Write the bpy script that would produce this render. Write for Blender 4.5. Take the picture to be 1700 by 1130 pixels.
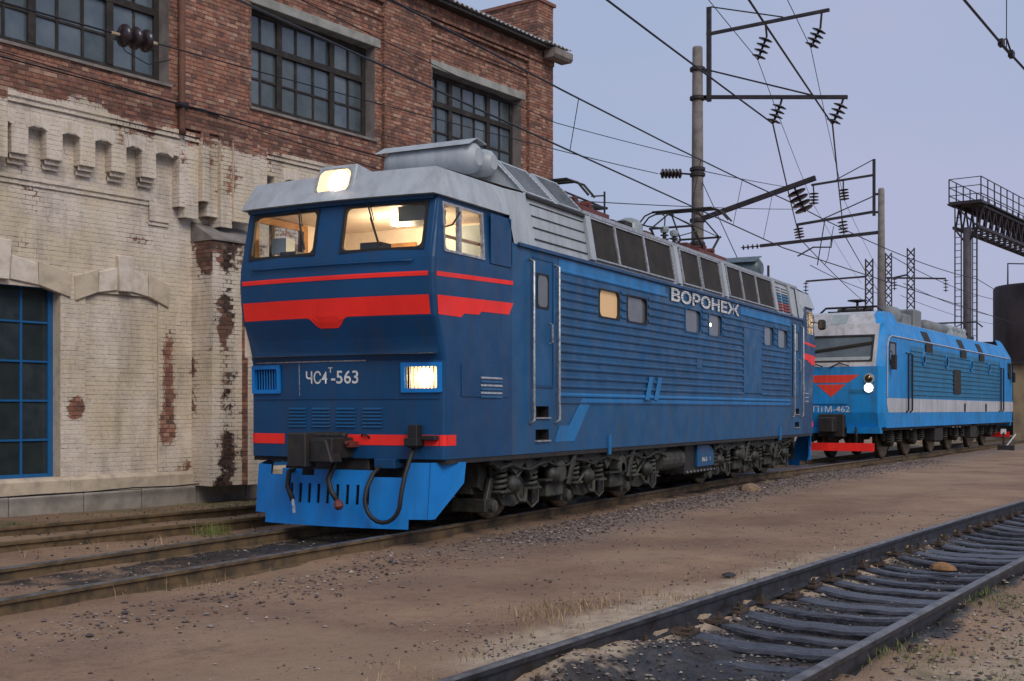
import bpy, math, random
from mathutils import Vector, Matrix, Euler
random.seed(7)
SC = bpy.context.scene
for o in list(bpy.data.objects): bpy.data.objects.remove(o)
R = math.radians
# ------------------------------------------------------------------ camera
TH, EYE, FPX = R(27.5), 1.52, 2000.0
cam = bpy.data.cameras.new('camera'); camo = bpy.data.objects.new('camera', cam)
SC.collection.objects.link(camo); SC.camera = camo
camo.location = (0, 0, EYE); camo.rotation_euler = (R(90), 0, R(27.5 - 90))
cam.sensor_width = 36; cam.lens = 36 * FPX / 1700; cam.shift_y = 115 / 1700
cam.clip_start = 0.1; cam.clip_end = 3000
SC.render.resolution_x, SC.render.resolution_y = 1024, 681
# ------------------------------------------------------------------ sky and sun
W = bpy.data.worlds.new('World'); SC.world = W; W.use_nodes = True
nt = W.node_tree; nt.nodes.clear()
wo = nt.nodes.new('ShaderNodeOutputWorld'); bg = nt.nodes.new('ShaderNodeBackground')
sky = nt.nodes.new('ShaderNodeTexSky'); sky.sky_type = 'NISHITA'; sky.sun_disc = False
SUN_EL, SUN_AZ = 42, 235          # azimuth measured from +X towards +Y
sky.sun_elevation = R(SUN_EL); sky.sun_rotation = R(90 - SUN_AZ)
sc = nt.nodes.new('ShaderNodeMix'); sc.data_type = 'RGBA'; sc.blend_type = 'MULTIPLY'; sc.inputs[0].default_value = 1
sc.inputs[7].default_value = (0.06, 0.06, 0.06, 1); nt.links.new(sky.outputs[0], sc.inputs[6])
tc = nt.nodes.new('ShaderNodeTexCoord'); mp = nt.nodes.new('ShaderNodeMapping'); mp.inputs['Scale'].default_value = (1.2, 1.2, 2.6)
nz = nt.nodes.new('ShaderNodeTexNoise'); nz.inputs['Scale'].default_value = 1.6; nz.inputs['Detail'].default_value = 4
nt.links.new(tc.outputs['Generated'], mp.inputs[0]); nt.links.new(mp.outputs[0], nz.inputs['Vector'])
cr = nt.nodes.new('ShaderNodeValToRGB'); cr.color_ramp.elements[0].position = .38; cr.color_ramp.elements[1].position = .64
cr.color_ramp.elements[0].color = (.285, .355, .500, 1); cr.color_ramp.elements[1].color = (.345, .368, .515, 1)
nt.links.new(nz.outputs[0], cr.inputs[0])
mx = nt.nodes.new('ShaderNodeMix'); mx.data_type = 'RGBA'; mx.inputs[0].default_value = .93
nt.links.new(sc.outputs[2], mx.inputs[6]); nt.links.new(cr.outputs[0], mx.inputs[7])
nt.links.new(mx.outputs[2], bg.inputs[0]); bg.inputs[1].default_value = 1.0
nt.links.new(bg.outputs[0], wo.inputs[0])
sl = bpy.data.lights.new('sun', 'SUN'); sl.energy = 1.5; sl.angle = R(32); sl.color = (1, .90, .78)
so = bpy.data.objects.new('sun', sl); SC.collection.objects.link(so)
d = Vector((math.cos(R(SUN_AZ)) * math.cos(R(SUN_EL)), math.sin(R(SUN_AZ)) * math.cos(R(SUN_EL)), math.sin(R(SUN_EL))))
so.rotation_euler = d.to_track_quat('Z', 'Y').to_euler(); so.location = (0, -5, 20)
SC.view_settings.view_transform = 'Standard'; SC.view_settings.look = 'None'
SC.view_settings.exposure = 0.38; SC.view_settings.gamma = 1.0; SC.view_settings.use_curve_mapping = False
# ------------------------------------------------------------------ helpers
def ray(px, py):
    t = (px - 850) / FPX
    return (math.cos(TH) + t * math.sin(TH), math.sin(TH) - t * math.cos(TH), (680 - py) / FPX)
def at_x(px, py, X):
    a, b, c = ray(px, py); k = X / a; return Vector((X, b * k, EYE + c * k))
def at_y(px, py, Y):
    a, b, c = ray(px, py); k = Y / b; return Vector((a * k, Y, EYE + c * k))
def at_z(px, py, Z):
    a, b, c = ray(px, py); k = (Z - EYE) / c; return Vector((a * k, b * k, Z))
COL = SC.collection
def tag(o, label, cat, group=None):
    o['label'] = label; o['category'] = cat
    if group: o['group'] = group
    return o
def kind(o, k): o['kind'] = k; return o
def empty(name, loc=(0, 0, 0), rz=0, label=None, cat=None, group=None):
    o = bpy.data.objects.new(name, None); COL.objects.link(o)
    o.location = loc; o.rotation_euler = (0, 0, rz); o.empty_display_size = .3
    if label: tag(o, label, cat, group)
    return o
def link(name, me, parent=None, loc=None, rot=None):
    o = bpy.data.objects.new(name, me); COL.objects.link(o); o.parent = parent
    if loc is not None: o.location = loc
    if rot is not None: o.rotation_euler = rot
    return o
SPLIT = {'brake_rigging', 'cab_door', 'cab_rail', 'desk_instruments', 'disconnector', 'post_tie', 'ladder_rail', 'side_rib', 'spring_seat', 'step_recess', 'rear_wall', 'pantograph_arm', 'roof_busbar', 'sand_pipe', 'dropper'}
class B:
    def __init__(s): s.v = []; s.f = []; s.col = []
    def quad(s, *p):
        n = len(s.v); s.v += [tuple(q) for q in p]; s.f.append(tuple(range(n, n + len(p)))); return s
    def box(s, x0, x1, y0, y1, z0, z1):
        n = len(s.v)
        s.v += [(x0,y0,z0),(x1,y0,z0),(x1,y1,z0),(x0,y1,z0),(x0,y0,z1),(x1,y0,z1),(x1,y1,z1),(x0,y1,z1)]
        for q in ((3,2,1,0),(4,5,6,7),(0,1,5,4),(1,2,6,5),(2,3,7,6),(3,0,4,7)): s.f.append(tuple(n + i for i in q))
        return s
    def hexa(s, p):
        n = len(s.v); s.v += [tuple(q) for q in p]
        for q in ((3,2,1,0),(4,5,6,7),(0,1,5,4),(1,2,6,5),(2,3,7,6),(3,0,4,7)): s.f.append(tuple(n + i for i in q))
        return s
    def prism(s, pts, fn0, fn1):
        """pts 2d; fn0 / fn1 map a 2d point to the two end faces"""
        n = len(s.v); k = len(pts)
        s.v += [tuple(fn0(*p)) for p in pts] + [tuple(fn1(*p)) for p in pts]
        s.f.append(tuple(range(n + k - 1, n - 1, -1))); s.f.append(tuple(range(n + k, n + 2 * k)))
        for i in range(k): j = (i + 1) % k; s.f.append((n + i, n + j, n + k + j, n + k + i))
        return s
    def px(s, pts, x0, x1): return s.prism(pts, lambda a, b: (x0, a, b), lambda a, b: (x1, a, b))
    def py(s, pts, y0, y1): return s.prism(pts, lambda a, b: (a, y0, b), lambda a, b: (a, y1, b))
    def pz(s, pts, z0, z1): return s.prism(pts, lambda a, b: (a, b, z0), lambda a, b: (a, b, z1))
    def cyl(s, p0, p1, r0, r1=None, n=12, cap=True):
        r1 = r0 if r1 is None else r1
        p0, p1 = Vector(p0), Vector(p1); d = (p1 - p0).normalized()
        a = d.orthogonal().normalized(); b = d.cross(a); k = len(s.v)
        for p, r in ((p0, r0), (p1, r1)):
            for i in range(n):
                t = 2 * math.pi * i / n; s.v.append(tuple(p + (a * math.cos(t) + b * math.sin(t)) * r))
        for i in range(n): j = (i + 1) % n; s.f.append((k + i, k + j, k + n + j, k + n + i))
        if cap: s.f.append(tuple(range(k + n - 1, k - 1, -1))); s.f.append(tuple(range(k + n, k + 2 * n)))
        return s
    def tube(s, pts, r, n=6, closed=False):
        pts = [Vector(p) for p in pts]; k = len(s.v); m = len(pts); up = None
        for i, p in enumerate(pts):
            if closed: d = pts[(i + 1) % m] - pts[i - 1]
            else: d = pts[min(i + 1, m - 1)] - pts[max(i - 1, 0)]
            d = d.normalized()
            if up is None: up = d.orthogonal().normalized()
            a = (up - d * up.dot(d)); a = a.normalized() if a.length > 1e-5 else d.orthogonal().normalized()
            up = a; b = d.cross(a)
            for j in range(n): t = 2 * math.pi * j / n; s.v.append(tuple(p + (a * math.cos(t) + b * math.sin(t)) * r))
        for i in range(m if closed else m - 1):
            i2 = (i + 1) % m
            for j in range(n): j2 = (j + 1) % n; s.f.append((k + i*n + j, k + i*n + j2, k + i2*n + j2, k + i2*n + j))
        if not closed: s.f.append(tuple(range(k + n - 1, k - 1, -1))); s.f.append(tuple(range(k + (m-1)*n, k + m*n)))
        return s
    def lathe(s, p0, axis, prof, n=14):
        """prof: (distance along axis, radius)"""
        p0 = Vector(p0); d = Vector(axis).normalized(); a = d.orthogonal().normalized(); b = d.cross(a); k = len(s.v); m = len(prof)
        for h, r in prof:
            for i in range(n): t = 2 * math.pi * i / n; s.v.append(tuple(p0 + d * h + (a * math.cos(t) + b * math.sin(t)) * r))
        for q in range(m - 1):
            for i in range(n): j = (i + 1) % n; s.f.append((k + q*n + i, k + q*n + j, k + (q+1)*n + j, k + (q+1)*n + i))
        s.f.append(tuple(range(k + n - 1, k - 1, -1))); s.f.append(tuple(range(k + (m-1)*n, k + m*n)))
        return s
    def beam(s, p0, p1, w, h=None):
        h = h or w; p0, p1 = Vector(p0), Vector(p1); d = (p1 - p0).normalized()
        z = Vector((0, 0, 1)) if abs(d.z) < .95 else Vector((1, 0, 0))
        a = d.cross(z).normalized() * w / 2; b = a.cross(d).normalized() * h / 2
        return s.hexa([p0-a-b, p0+a-b, p0+a+b, p0-a+b, p1-a-b, p1+a-b, p1+a+b, p1-a+b])
    def cells(s, fn, ab, bb, holes=()):
        """grid sheet: fn(a,b)->point, breakpoints, rectangular holes (a0,a1,b0,b1)"""
        A = sorted(set([round(x, 4) for x in ab] + [round(h[i], 4) for h in holes for i in (0, 1) if ab[0] < h[i] < ab[-1]]))
        Bk = sorted(set([round(x, 4) for x in bb] + [round(h[i], 4) for h in holes for i in (2, 3) if bb[0] < h[i] < bb[-1]]))
        idx = {}
        def vid(i, j):
            if (i, j) not in idx: idx[i, j] = len(s.v); s.v.append(tuple(fn(A[i], Bk[j])))
            return idx[i, j]
        for i in range(len(A) - 1):
            for j in range(len(Bk) - 1):
                ca, cb = (A[i] + A[i+1]) / 2, (Bk[j] + Bk[j+1]) / 2
                if any(h[0] < ca < h[1] and h[2] < cb < h[3] for h in holes): continue
                s.f.append((vid(i, j), vid(i+1, j), vid(i+1, j+1), vid(i, j+1)))
        return s
    def ring(s, fn, a0, a1, b0, b1, w, r, out, depth, r2=.012, n=5):
        """window gasket: fn(a,b,offset) ; outer nearly square, inner rounded"""
        def loop(a0, a1, b0, b1, r):
            L = []
            for cx, cy, t0 in ((a1-r, b1-r, 0), (a0+r, b1-r, 90), (a0+r, b0+r, 180), (a1-r, b0+r, 270)):
                for i in range(n): t = R(t0 + 90 * i / (n-1)); L.append((cx + r*math.cos(t), cy + r*math.sin(t)))
            return L
        o = loop(a0, a1, b0, b1, r2); i_ = loop(a0+w, a1-w, b0+w, b1-w, r)
        k = len(s.v); m = len(o)
        s.v += [tuple(fn(a, b, -depth)) for a, b in o] + [tuple(fn(a, b, out)) for a, b in o] + [tuple(fn(a, b, out)) for a, b in i_] + [tuple(fn(a, b, -depth)) for a, b in i_]
        for q in range(3):
            for i in range(m): j = (i+1) % m; s.f.append((k+q*m+i, k+q*m+j, k+(q+1)*m+j, k+(q+1)*m+i))
        return s
    def mesh(s, name, mat, smooth=False):
        me = bpy.data.meshes.new(name); me.from_pydata(s.v, [], s.f)
        if mat: me.materials.append(mat)
        if s.col:
            at = me.color_attributes.new('Col', 'FLOAT_COLOR', 'POINT')
            at.data.foreach_set('color', [c for q in s.col for c in q])
        if smooth: me.shade_smooth()
        me.update(); return me
    def groups(s):
        n = len(s.v); p = list(range(n))
        def f(i):
            while p[i] != i: p[i] = p[p[i]]; i = p[i]
            return i
        for q in s.f:
            for a in q[1:]: p[f(a)] = f(q[0])
        g = {}
        for i in range(n): g.setdefault(f(i), []).append(i)
        L = list(g.values()); bx = [([min(s.v[i][k] for i in l) - .01 for k in range(3)], [max(s.v[i][k] for i in l) + .01 for k in range(3)]) for l in L]
        q = list(range(len(L)))
        def h(i):
            while q[i] != i: i = q[i]
            return i
        for i in range(len(L)):
            for j in range(i):
                if all(bx[i][0][k] <= bx[j][1][k] and bx[j][0][k] <= bx[i][1][k] for k in range(3)): q[h(i)] = h(j)
        out = {}
        for i, l in enumerate(L): out.setdefault(h(i), []).extend(l)
        return list(out.values())
    def build(s, name, mat, parent=None, smooth=False, bevel=0, loc=None):
        if name in SPLIT and not s.col:
            gs = s.groups()
            if len(gs) > 1:
                first = None
                for g in gs:
                    m = {i: k for k, i in enumerate(sorted(g))}; b = B(); b.v = [s.v[i] for i in sorted(g)]
                    b.f = [tuple(m[i] for i in q) for q in s.f if q[0] in m]; o = b._build(name, mat, parent, smooth, bevel, loc); first = first or o
                return first
        return s._build(name, mat, parent, smooth, bevel, loc)
    def _build(s, name, mat, parent=None, smooth=False, bevel=0, loc=None):
        o = link(name, s.mesh(name, mat, smooth), parent, loc)
        if bevel:
            m = o.modifiers.new('bevel', 'BEVEL'); m.width = bevel; m.segments = 1; m.limit_method = 'ANGLE'
        return o
def text_mesh(body, mat, fn, a0, a1, b0, b1, name='lettering', parent=None, bold=0.0, slant=0):
    cu = bpy.data.curves.new('t', 'FONT'); cu.body = body; cu.offset = bold; cu.shear = slant; cu.resolution_u = 3
    to = bpy.data.objects.new('t', cu); COL.objects.link(to)
    bpy.context.view_layer.update()
    me = bpy.data.meshes.new_from_object(to.evaluated_get(bpy.context.evaluated_depsgraph_get()))
    xs = [v.co.x for v in me.vertices]; ys = [v.co.y for v in me.vertices]
    x0, x1, y0, y1 = min(xs), max(xs), min(ys), max(ys)
    for v in me.vertices:
        v.co = Vector(fn(a0 + (v.co.x - x0) / (x1 - x0) * (a1 - a0), b0 + (v.co.y - y0) / (y1 - y0) * (b1 - b0)))
    me.materials.clear(); me.materials.append(mat); me.name = name
    bpy.data.objects.remove(to); bpy.data.curves.remove(cu)
    return link(name, me, parent)
# ------------------------------------------------------------------ materials
class N:
    def __init__(s, name):
        s.m = bpy.data.materials.new(name); s.m.use_nodes = True; s.t = s.m.node_tree
        s.b = s.t.nodes['Principled BSDF']; s.out = s.t.nodes['Material Output']
        s.pos = s.t.nodes.new('ShaderNodeNewGeometry').outputs['Position']
    def n(s, k, **kw):
        q = s.t.nodes.new(k)
        for a, b in kw.items(): setattr(q, a, b)
        return q
    def l(s, a, b): s.t.links.new(a, b)
    def noise(s, scale, detail=4, rough=.55, stretch=None):
        q = s.n('ShaderNodeTexNoise'); q.inputs['Scale'].default_value = scale; q.inputs['Detail'].default_value = detail; q.inputs['Roughness'].default_value = rough
        src = s.pos
        if stretch:
            mpn = s.n('ShaderNodeMapping'); mpn.inputs['Scale'].default_value = stretch; s.l(s.pos, mpn.inputs[0]); src = mpn.outputs[0]
        s.l(src, q.inputs['Vector']); return q.outputs[0]
    def ramp(s, fac, p0, p1, c0=(0,0,0,1), c1=(1,1,1,1)):
        q = s.n('ShaderNodeValToRGB'); e = q.color_ramp.elements
        e[0].position, e[1].position = p0, p1; e[0].color = tuple(c0)[:3] + (1,); e[1].color = tuple(c1)[:3] + (1,)
        s.l(fac, q.inputs[0]); return q.outputs[0]
    def mix(s, fac, a, b, mode='MIX'):
        q = s.n('ShaderNodeMix'); q.data_type = 'RGBA'; q.blend_type = mode
        for i, v in ((0, fac), (6, a), (7, b)):
            if isinstance(v, (int, float)): q.inputs[i].default_value = v
            elif isinstance(v, tuple): q.inputs[i].default_value = v[:3] + (1,)
            else: s.l(v, q.inputs[i])
        return q.outputs[2]
    def math(s, op, a, b=0.0):
        q = s.n('ShaderNodeMath'); q.operation = op
        for i, v in ((0, a), (1, b)):
            if isinstance(v, (int, float)): q.inputs[i].default_value = v
            else: s.l(v, q.inputs[i])
        return q.outputs[0]
    def bump(s, h, strength=.3, dist=.02):
        q = s.n('ShaderNodeBump'); q.inputs['Strength'].default_value = strength; q.inputs['Distance'].default_value = dist
        s.l(h, q.inputs['Height']); s.l(q.outputs[0], s.b.inputs['Normal'])
    def base(s, c):
        if isinstance(c, tuple): s.b.inputs['Base Color'].default_value = c[:3] + (1,)
        else: s.l(c, s.b.inputs['Base Color'])
    def rough(s, r):
        if isinstance(r, (int, float)): s.b.inputs['Roughness'].default_value = r
        else: s.l(r, s.b.inputs['Roughness'])
def pm(name, c1, c2=None, rough=.6, metal=0, scale=4, lo=.4, hi=.65, bump=0, bscale=60, bd=.01, stretch=None, spec=None):
    q = N(name)
    if c2: q.base(q.mix(q.ramp(q.noise(scale, 5, .6, stretch), lo, hi), c1, c2))
    else: q.base(c1)
    q.rough(rough); q.b.inputs['Metallic'].default_value = metal
    if spec is not None: q.b.inputs['Specular IOR Level'].default_value = spec
    if bump: q.bump(q.noise(bscale, 3), bump, bd)
    return q.m
def paint(name, c, dirt=(.05,.045,.04), amt=.35, rough=.38, streak=True):
    q = N(name)
    big = q.ramp(q.noise(1.1, 4), .3, .75, (.82,.82,.82), (1.15,1.15,1.15))
    col = q.mix(1.0, q.mix(0.0, c, c), big, 'MULTIPLY')
    st = q.ramp(q.noise(1.0, 5, .65, (5.5, 5.5, .5)), .46, .78)
    sp = q.ramp(q.noise(26, 3), .62, .74)
    f = q.math('MULTIPLY', st, amt); f2 = q.math('MULTIPLY', sp, amt * .8)
    col = q.mix(f, col, dirt); col = q.mix(f2, col, dirt)
    q.base(col); q.rough(q.ramp(q.noise(3, 4), .3, .7, (rough-.08,)*3, (rough+.2,)*3)); q.bump(q.noise(2.2, 2), .22, .03); q.b.inputs['Specular IOR Level'].default_value = .38
    return q.m
def emit(name, c, s):
    q = N(name); q.base(c); q.b.inputs['Emission Color'].default_value = c[:3] + (1,); q.b.inputs['Emission Strength'].default_value = s; return q.m
def glass(name, tint=(.9,.93,.95), gl=.06):
    q = N(name); t = q.n('ShaderNodeBsdfTransparent'); t.inputs[0].default_value = tint + (1,)
    g = q.n('ShaderNodeBsdfGlossy'); g.inputs['Roughness'].default_value = gl
    lw = q.n('ShaderNodeLayerWeight'); lw.inputs[0].default_value = .5
    f = q.math('ADD', q.math('MULTIPLY', q.math('POWER', lw.outputs['Facing'], 4.0), .8), .045)
    m = q.n('ShaderNodeMixShader'); q.l(f, m.inputs[0]); q.l(t.outputs[0], m.inputs[1]); q.l(g.outputs[0], m.inputs[2]); q.l(m.outputs[0], q.out.inputs[0]); return q.m
M = dict(
 blue=paint('deep_blue_paint', (.002,.058,.165), (.04,.05,.065), .5, .36),
 blue2=paint('side_blue_paint', (.004,.088,.225), (.06,.07,.08), .62, .38),
 lblue=paint('light_blue_paint', (.003,.205,.61), (.03,.07,.12), .5, .45),
 stripe=paint('stripe_blue_paint', (.012,.185,.46), (.05,.08,.12), .5, .42),
 red=paint('signal_red_paint', (1.0,.03,.02), (.6,.015,.012), .28, .45),
 grey=paint('roof_grey_paint', (.40,.445,.48), (.09,.085,.08), .4, .42),
 dgrey=paint('sooty_roof_grey', (.20,.22,.23), (.07,.065,.06), .6, .6),
 sky2=paint('sky_blue_paint', (.006,.25,.64), (.04,.07,.10), .6, .42),
 teal=paint('teal_blue_paint', (.012,.18,.36), (.05,.06,.06), .6, .45),
 dwhite=paint('dirty_white_paint', (.47,.49,.53), (.17,.16,.15), .7, .5),
 ored=paint('orange_red_paint', (.72,.05,.03), (.2,.03,.03), .35, .45),
 oxred=paint('faded_red_paint', (.36,.05,.04), (.12,.05,.05), .6, .6),
 silver=pm('worn_steel', (.5,.52,.53), (.24,.24,.24), .4, .5, 20),
 black=pm('black_rubber', (.012,.012,.013), None, .6),
 dark=pm('black_iron', (.012,.012,.013), (.03,.025,.02), .65, 0, 6, bump=.2),
 bogie=pm('grimy_bogie_iron', (.066,.070,.058), (.022,.02,.017), .8, .05, 5, .35, .65, bump=.4, bscale=40),
 bogieo=pm('oily_iron', (.022,.025,.024), (.055,.05,.042), .55, .2, 9, bump=.3),
 tread=pm('worn_wheel_tread', (.16,.12,.07), (.05,.04,.03), .5, .5, 8),
 grille=pm('soot_black_grille', (.018,.016,.013), (.035,.03,.025), .85, 0, 3),
 white=pm('white_lettering', (.75,.75,.73), (.5,.5,.5), .6, 0, 12),
 cream=pm('cream_cab_wall', (.70,.61,.51), (.58,.48,.39), .7, 0, 2),
 wood=pm('varnished_wood', (.36,.18,.06), (.25,.12,.04), .5, 0, 6),
 panelg=pm('grey_green_panel', (.30,.36,.37), (.24,.29,.3), .5, 0, 3),
 redbrown=pm('oxide_red_paint', (.16,.035,.025), (.07,.025,.02), .6, 0, 8, bump=.2),
 porc=pm('brown_porcelain', (.025,.018,.022), None, .25),
 porcg=pm('grey_porcelain', (.28,.33,.35), (.2,.22,.23), .3),
 green=pm('grey_green_tank', (.10,.15,.17), (.06,.08,.085), .45, .1, 4),
 conc=pm('weathered_concrete', (.24,.22,.205), (.15,.135,.125), .9, 0, 3, bump=.4, bscale=90),
 lint=pm('concrete_lintel', (.34,.35,.33), (.22,.23,.21), .9, 0, 3, bump=.4, bscale=60),
 steel=pm('dark_mast_steel', (.022,.02,.028), (.045,.035,.035), .6, .2, 4),
 wire=pm('wire_black', (.02,.02,.024), None, .5, .4),
 rust=pm('rusty_rail_side', (.15,.098,.048), (.06,.044,.028), .85, .1, 5, bump=.5, bscale=40),
 railtop=pm('worn_rail_head', (.20,.19,.18), (.09,.085,.08), .42, .6, 7),
 rail2=pm('dark_rail_steel', (.065,.068,.085), (.03,.025,.02), .45, .5, 6, bump=.3, bscale=40),
 tank=pm('sooty_tank', (.06,.045,.042), (.022,.018,.02), .8, .1, .9, .35, .65, bump=.3, stretch=(1, 1, .35)),
 glass=glass('cab_glass'),
 lamp=emit('lamp_glow', (1, .80, .47), 9), bulb=emit('lamp_bulb', (1, .93, .78), 40), lampw=emit('white_lamp', (.93, .95, 1), 22),
 refl=emit('lit_reflector', (1, .66, .34), .95),
 glow=emit('lit_window_curtain', (.62, .40, .20), .22),
 cablamp=emit('cab_ceiling_lamp', (1, .74, .42), 6),
)
def paneglass(name, c, rough=.12, c2=None, sc_=2.0, spec=.6):
    return pm(name, c, c2 or tuple(x*.7 for x in c), rough, 0, sc_, spec=spec)
M['pane'] = paneglass('curtained_pane', (.13,.135,.14)); M['dpane'] = paneglass('dark_pane', (.02,.024,.026), .06)
M['fpane'] = paneglass('factory_pane', (.07,.098,.12), .14, (.12,.155,.175), 1.4, .8)
M['bpane'] = paneglass('dusty_black_pane', (.026,.038,.044), .2, (.042,.055,.062), 4, .5)
M['wpane'] = paneglass('windscreen_pane', (.10,.13,.15), .08)
# ------------------------------------------------------------------ ground
from mathutils import noise as NZ
def nz2(x, y, s, o=0): return NZ.noise(Vector((x * s + o, y * s - o, o * .7)))
def yc(X): return 8.875 if X < 26 else (8.875 - .0787 * (X - 26) ** 2 / 8 if X < 30 else 8.875 - .0787 * (X - 28))
def yn(X):
    X = min(X, 60); return 2.205 - .1 * (X - 9.15) - .001 * (X - 9.15) ** 2
def yw(X): return 12.05 - .118 * (X - 12)
def sm(a, b, x): t = max(0, min(1, (x - a) / (b - a))); return t * t * (3 - 2 * t)
def bump1(x, c, w): return math.exp(-((x - c) / w) ** 2)
def gz(x, y):
    z = -.13 + .035 * nz2(x, y, .35, 3) + .018 * nz2(x, y, 1.3, 9) + .007 * nz2(x, y, 5, 2)
    if abs(x) > 90 or abs(y) > 60: return -.16
    d = abs(y - yc(x)); z -= .035 * bump1(y, yc(x) - 1.15, .35)          # outside the near rail
    if d < .75: z += .02 * nz2(x, y, 2.2, 5)
    dn = y - yn(x)
    if abs(dn) < .8:
        z = -.215 + .02 * nz2(x, y, 3, 1) + .012 * nz2(x, y, 9, 4)
        z += .16 * sm(.30, .75, dn + .3 * nz2(x, y, .8, 7)) * (.55 + .45 * nz2(x, y, .9, 11) ) * (1 if x < 13 else max(.35, 1 - (x - 13) / 14))
        z += .15 * sm(9.0, 6.4, x + .5 * nz2(x, y, 1.2, 6)) * (.5 + .4 * nz2(x, y, 1.5, 8))
    elif abs(dn) < 1.5: z = z * (abs(dn) - .8) / .7 + (-.052 + .018 * nz2(x, y, 2, 3)) * (1.5 - abs(dn)) / .7
    z += .05 * bump1(y, yc(x) - 2.1, .6) * sm(12, 17, x)
    z -= .06 * sm(12.6, 14, y + .12 * (x - 12))
    return z
def lines(a, b, fine, s, far):
    L = [a + i * s for i in range(int((b - a) / s) + 1)] if fine else []
    st, lo, hi = s, L[0], L[-1]; pre, post = [], []
    while lo > -far: st *= 1.35; lo -= st; pre.append(lo)
    st = s
    while hi < far: st *= 1.35; hi += st; post.append(hi)
    return pre[::-1] + L + post
def near_ground():
    XS = lines(4, 40, True, .11, 900); YS = lines(-2.5, 17, True, .085, 900)
    b = B()
    for x in XS:
        for y in YS:
            b.v.append((x, y, gz(x, y)))
            n1, n2 = nz2(x, y, .6, 13), nz2(x, y, 2.2, 17)
            cin = sand = grav = moss = 0.0
            if abs(x) < 95 and abs(y) < 60:
                d = abs(y - yc(x)); cin = max(cin, .85 * sm(.95, .55, d) * sm(-.35, .15, n1 + .25))
                cin = max(cin, .75 * sm(1.5, .8, d) * sm(17, 24, x))
                dn = y - yn(x)
                cin = max(cin, sm(.95, .6, abs(dn + .12) + .2 * n1))
                sand = sm(.1, .55, bump1(dn, 1.1, .55) * (.75 + 1.1 * n1 + .4 * n2)) * sm(18, 11, x)
                sand = max(sand, .9 * sm(8.4, 6.4, x + n1) * bump1(dn, .5, .35), .7 * sm(.45, 1.0, -dn - .5 + .3*n1) * sm(13, 8, x))
                sand = max(sand, .85 * sm(-.05, .35, n1 + .4 * n2) * bump1(dn, .60, .15), .6 * sm(.1, .45, n1 + .3 * n2) * bump1(dn, -.62, .12))
                grav = bump1(y, yc(x) - 2.0, .8) * sm(-.5, .2, n1 + .1 * (x - 14))
                moss = max(0, sm(-.4, .3, n1 + n2 * .4) * bump1(y, yw(x) + 2.7, 1.4), .8 * sm(0, .5, n1 + .5 * n2) * bump1(dn, -1.4, .4), .5 * sm(.1, .4, n1) * bump1(y, yc(x) + 1.3, .4))
            b.col.append((max(0, min(1, cin)), max(0, min(1, sand)), max(0, min(1, grav)), max(0, min(1, moss))))
    n = len(YS)
    for i in range(len(XS) - 1):
        for j in range(n - 1): b.f.append((i*n + j, (i+1)*n + j, (i+1)*n + j + 1, i*n + j + 1))
    q = N('trodden_dirt')
    at = q.n('ShaderNodeAttribute'); at.attribute_name = 'Col'
    sep = q.n('ShaderNodeSeparateColor'); q.l(at.outputs['Color'], sep.inputs[0])
    c = q.mix(q.ramp(q.noise(.55, 6, .6), .35, .68), (.225, .135, .084), (.385, .25, .155))
    c = q.mix(q.math('MULTIPLY', q.ramp(q.noise(7, 6, .7), .5, .72), .5), c, (.12, .075, .05))
    c = q.mix(q.math('MULTIPLY', q.ramp(q.noise(45, 3, .6), .62, .74), .55), c, (.42, .32, .24))
    c = q.mix(q.math('MULTIPLY', q.ramp(q.noise(30, 3, .6), .30, .40, (1,)*3, (0,)*3), .5), c, (.06, .045, .035))
    c = q.mix(q.math('MULTIPLY', q.ramp(q.noise(.9, 5, .7), .60, .72), .55), c, (.075, .052, .04))
    c = q.mix(q.math('MULTIPLY', q.ramp(q.noise(.33, 3, .5), .52, .66), .6), c, (.36, .25, .16))
    gr = q.mix(q.ramp(q.noise(38, 3, .7), .4, .6), (.07, .052, .045), (.30, .24, .20))
    c = q.mix(q.math('MULTIPLY', sep.outputs['Blue'], .85), c, gr)
    sd = q.mix(q.ramp(q.noise(5, 5, .7), .4, .65), (.56, .45, .32), (.36, .265, .18))
    c = q.mix(sep.outputs['Green'], c, sd)
    cn = q.mix(q.ramp(q.noise(6, 6, .7), .4, .62), (.014, .014, .017), (.055, .045, .038))
    brk = q.math('MULTIPLY', sep.outputs['Red'], q.math('ADD', .55, q.ramp(q.noise(3, 5, .65), .35, .6)))
    cinm = q.ramp(brk, .35, .75)
    c = q.mix(cinm, c, cn)
    ms = q.mix(q.ramp(q.noise(14, 4), .4, .6), (.055, .075, .025), (.12, .11, .045))
    c = q.mix(q.math('MULTIPLY', at.outputs['Alpha'], q.ramp(q.noise(5, 5, .7), .32, .52)), c, ms)
    q.base(c)
    wet = q.math('MULTIPLY', cinm, q.ramp(q.noise(2.3, 4), .34, .52))
    q.rough(q.ramp(wet, 0, 1, (.92,)*3, (.36,)*3))
    h = q.math('ADD', q.math('MULTIPLY', q.noise(9, 6, .7), .6), q.math('MULTIPLY', q.noise(55, 4, .7), .4))
    q.bump(h, .95, .06)
    return kind(b.build('ground', q.m, None, True), 'structure')
near_ground()
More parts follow.
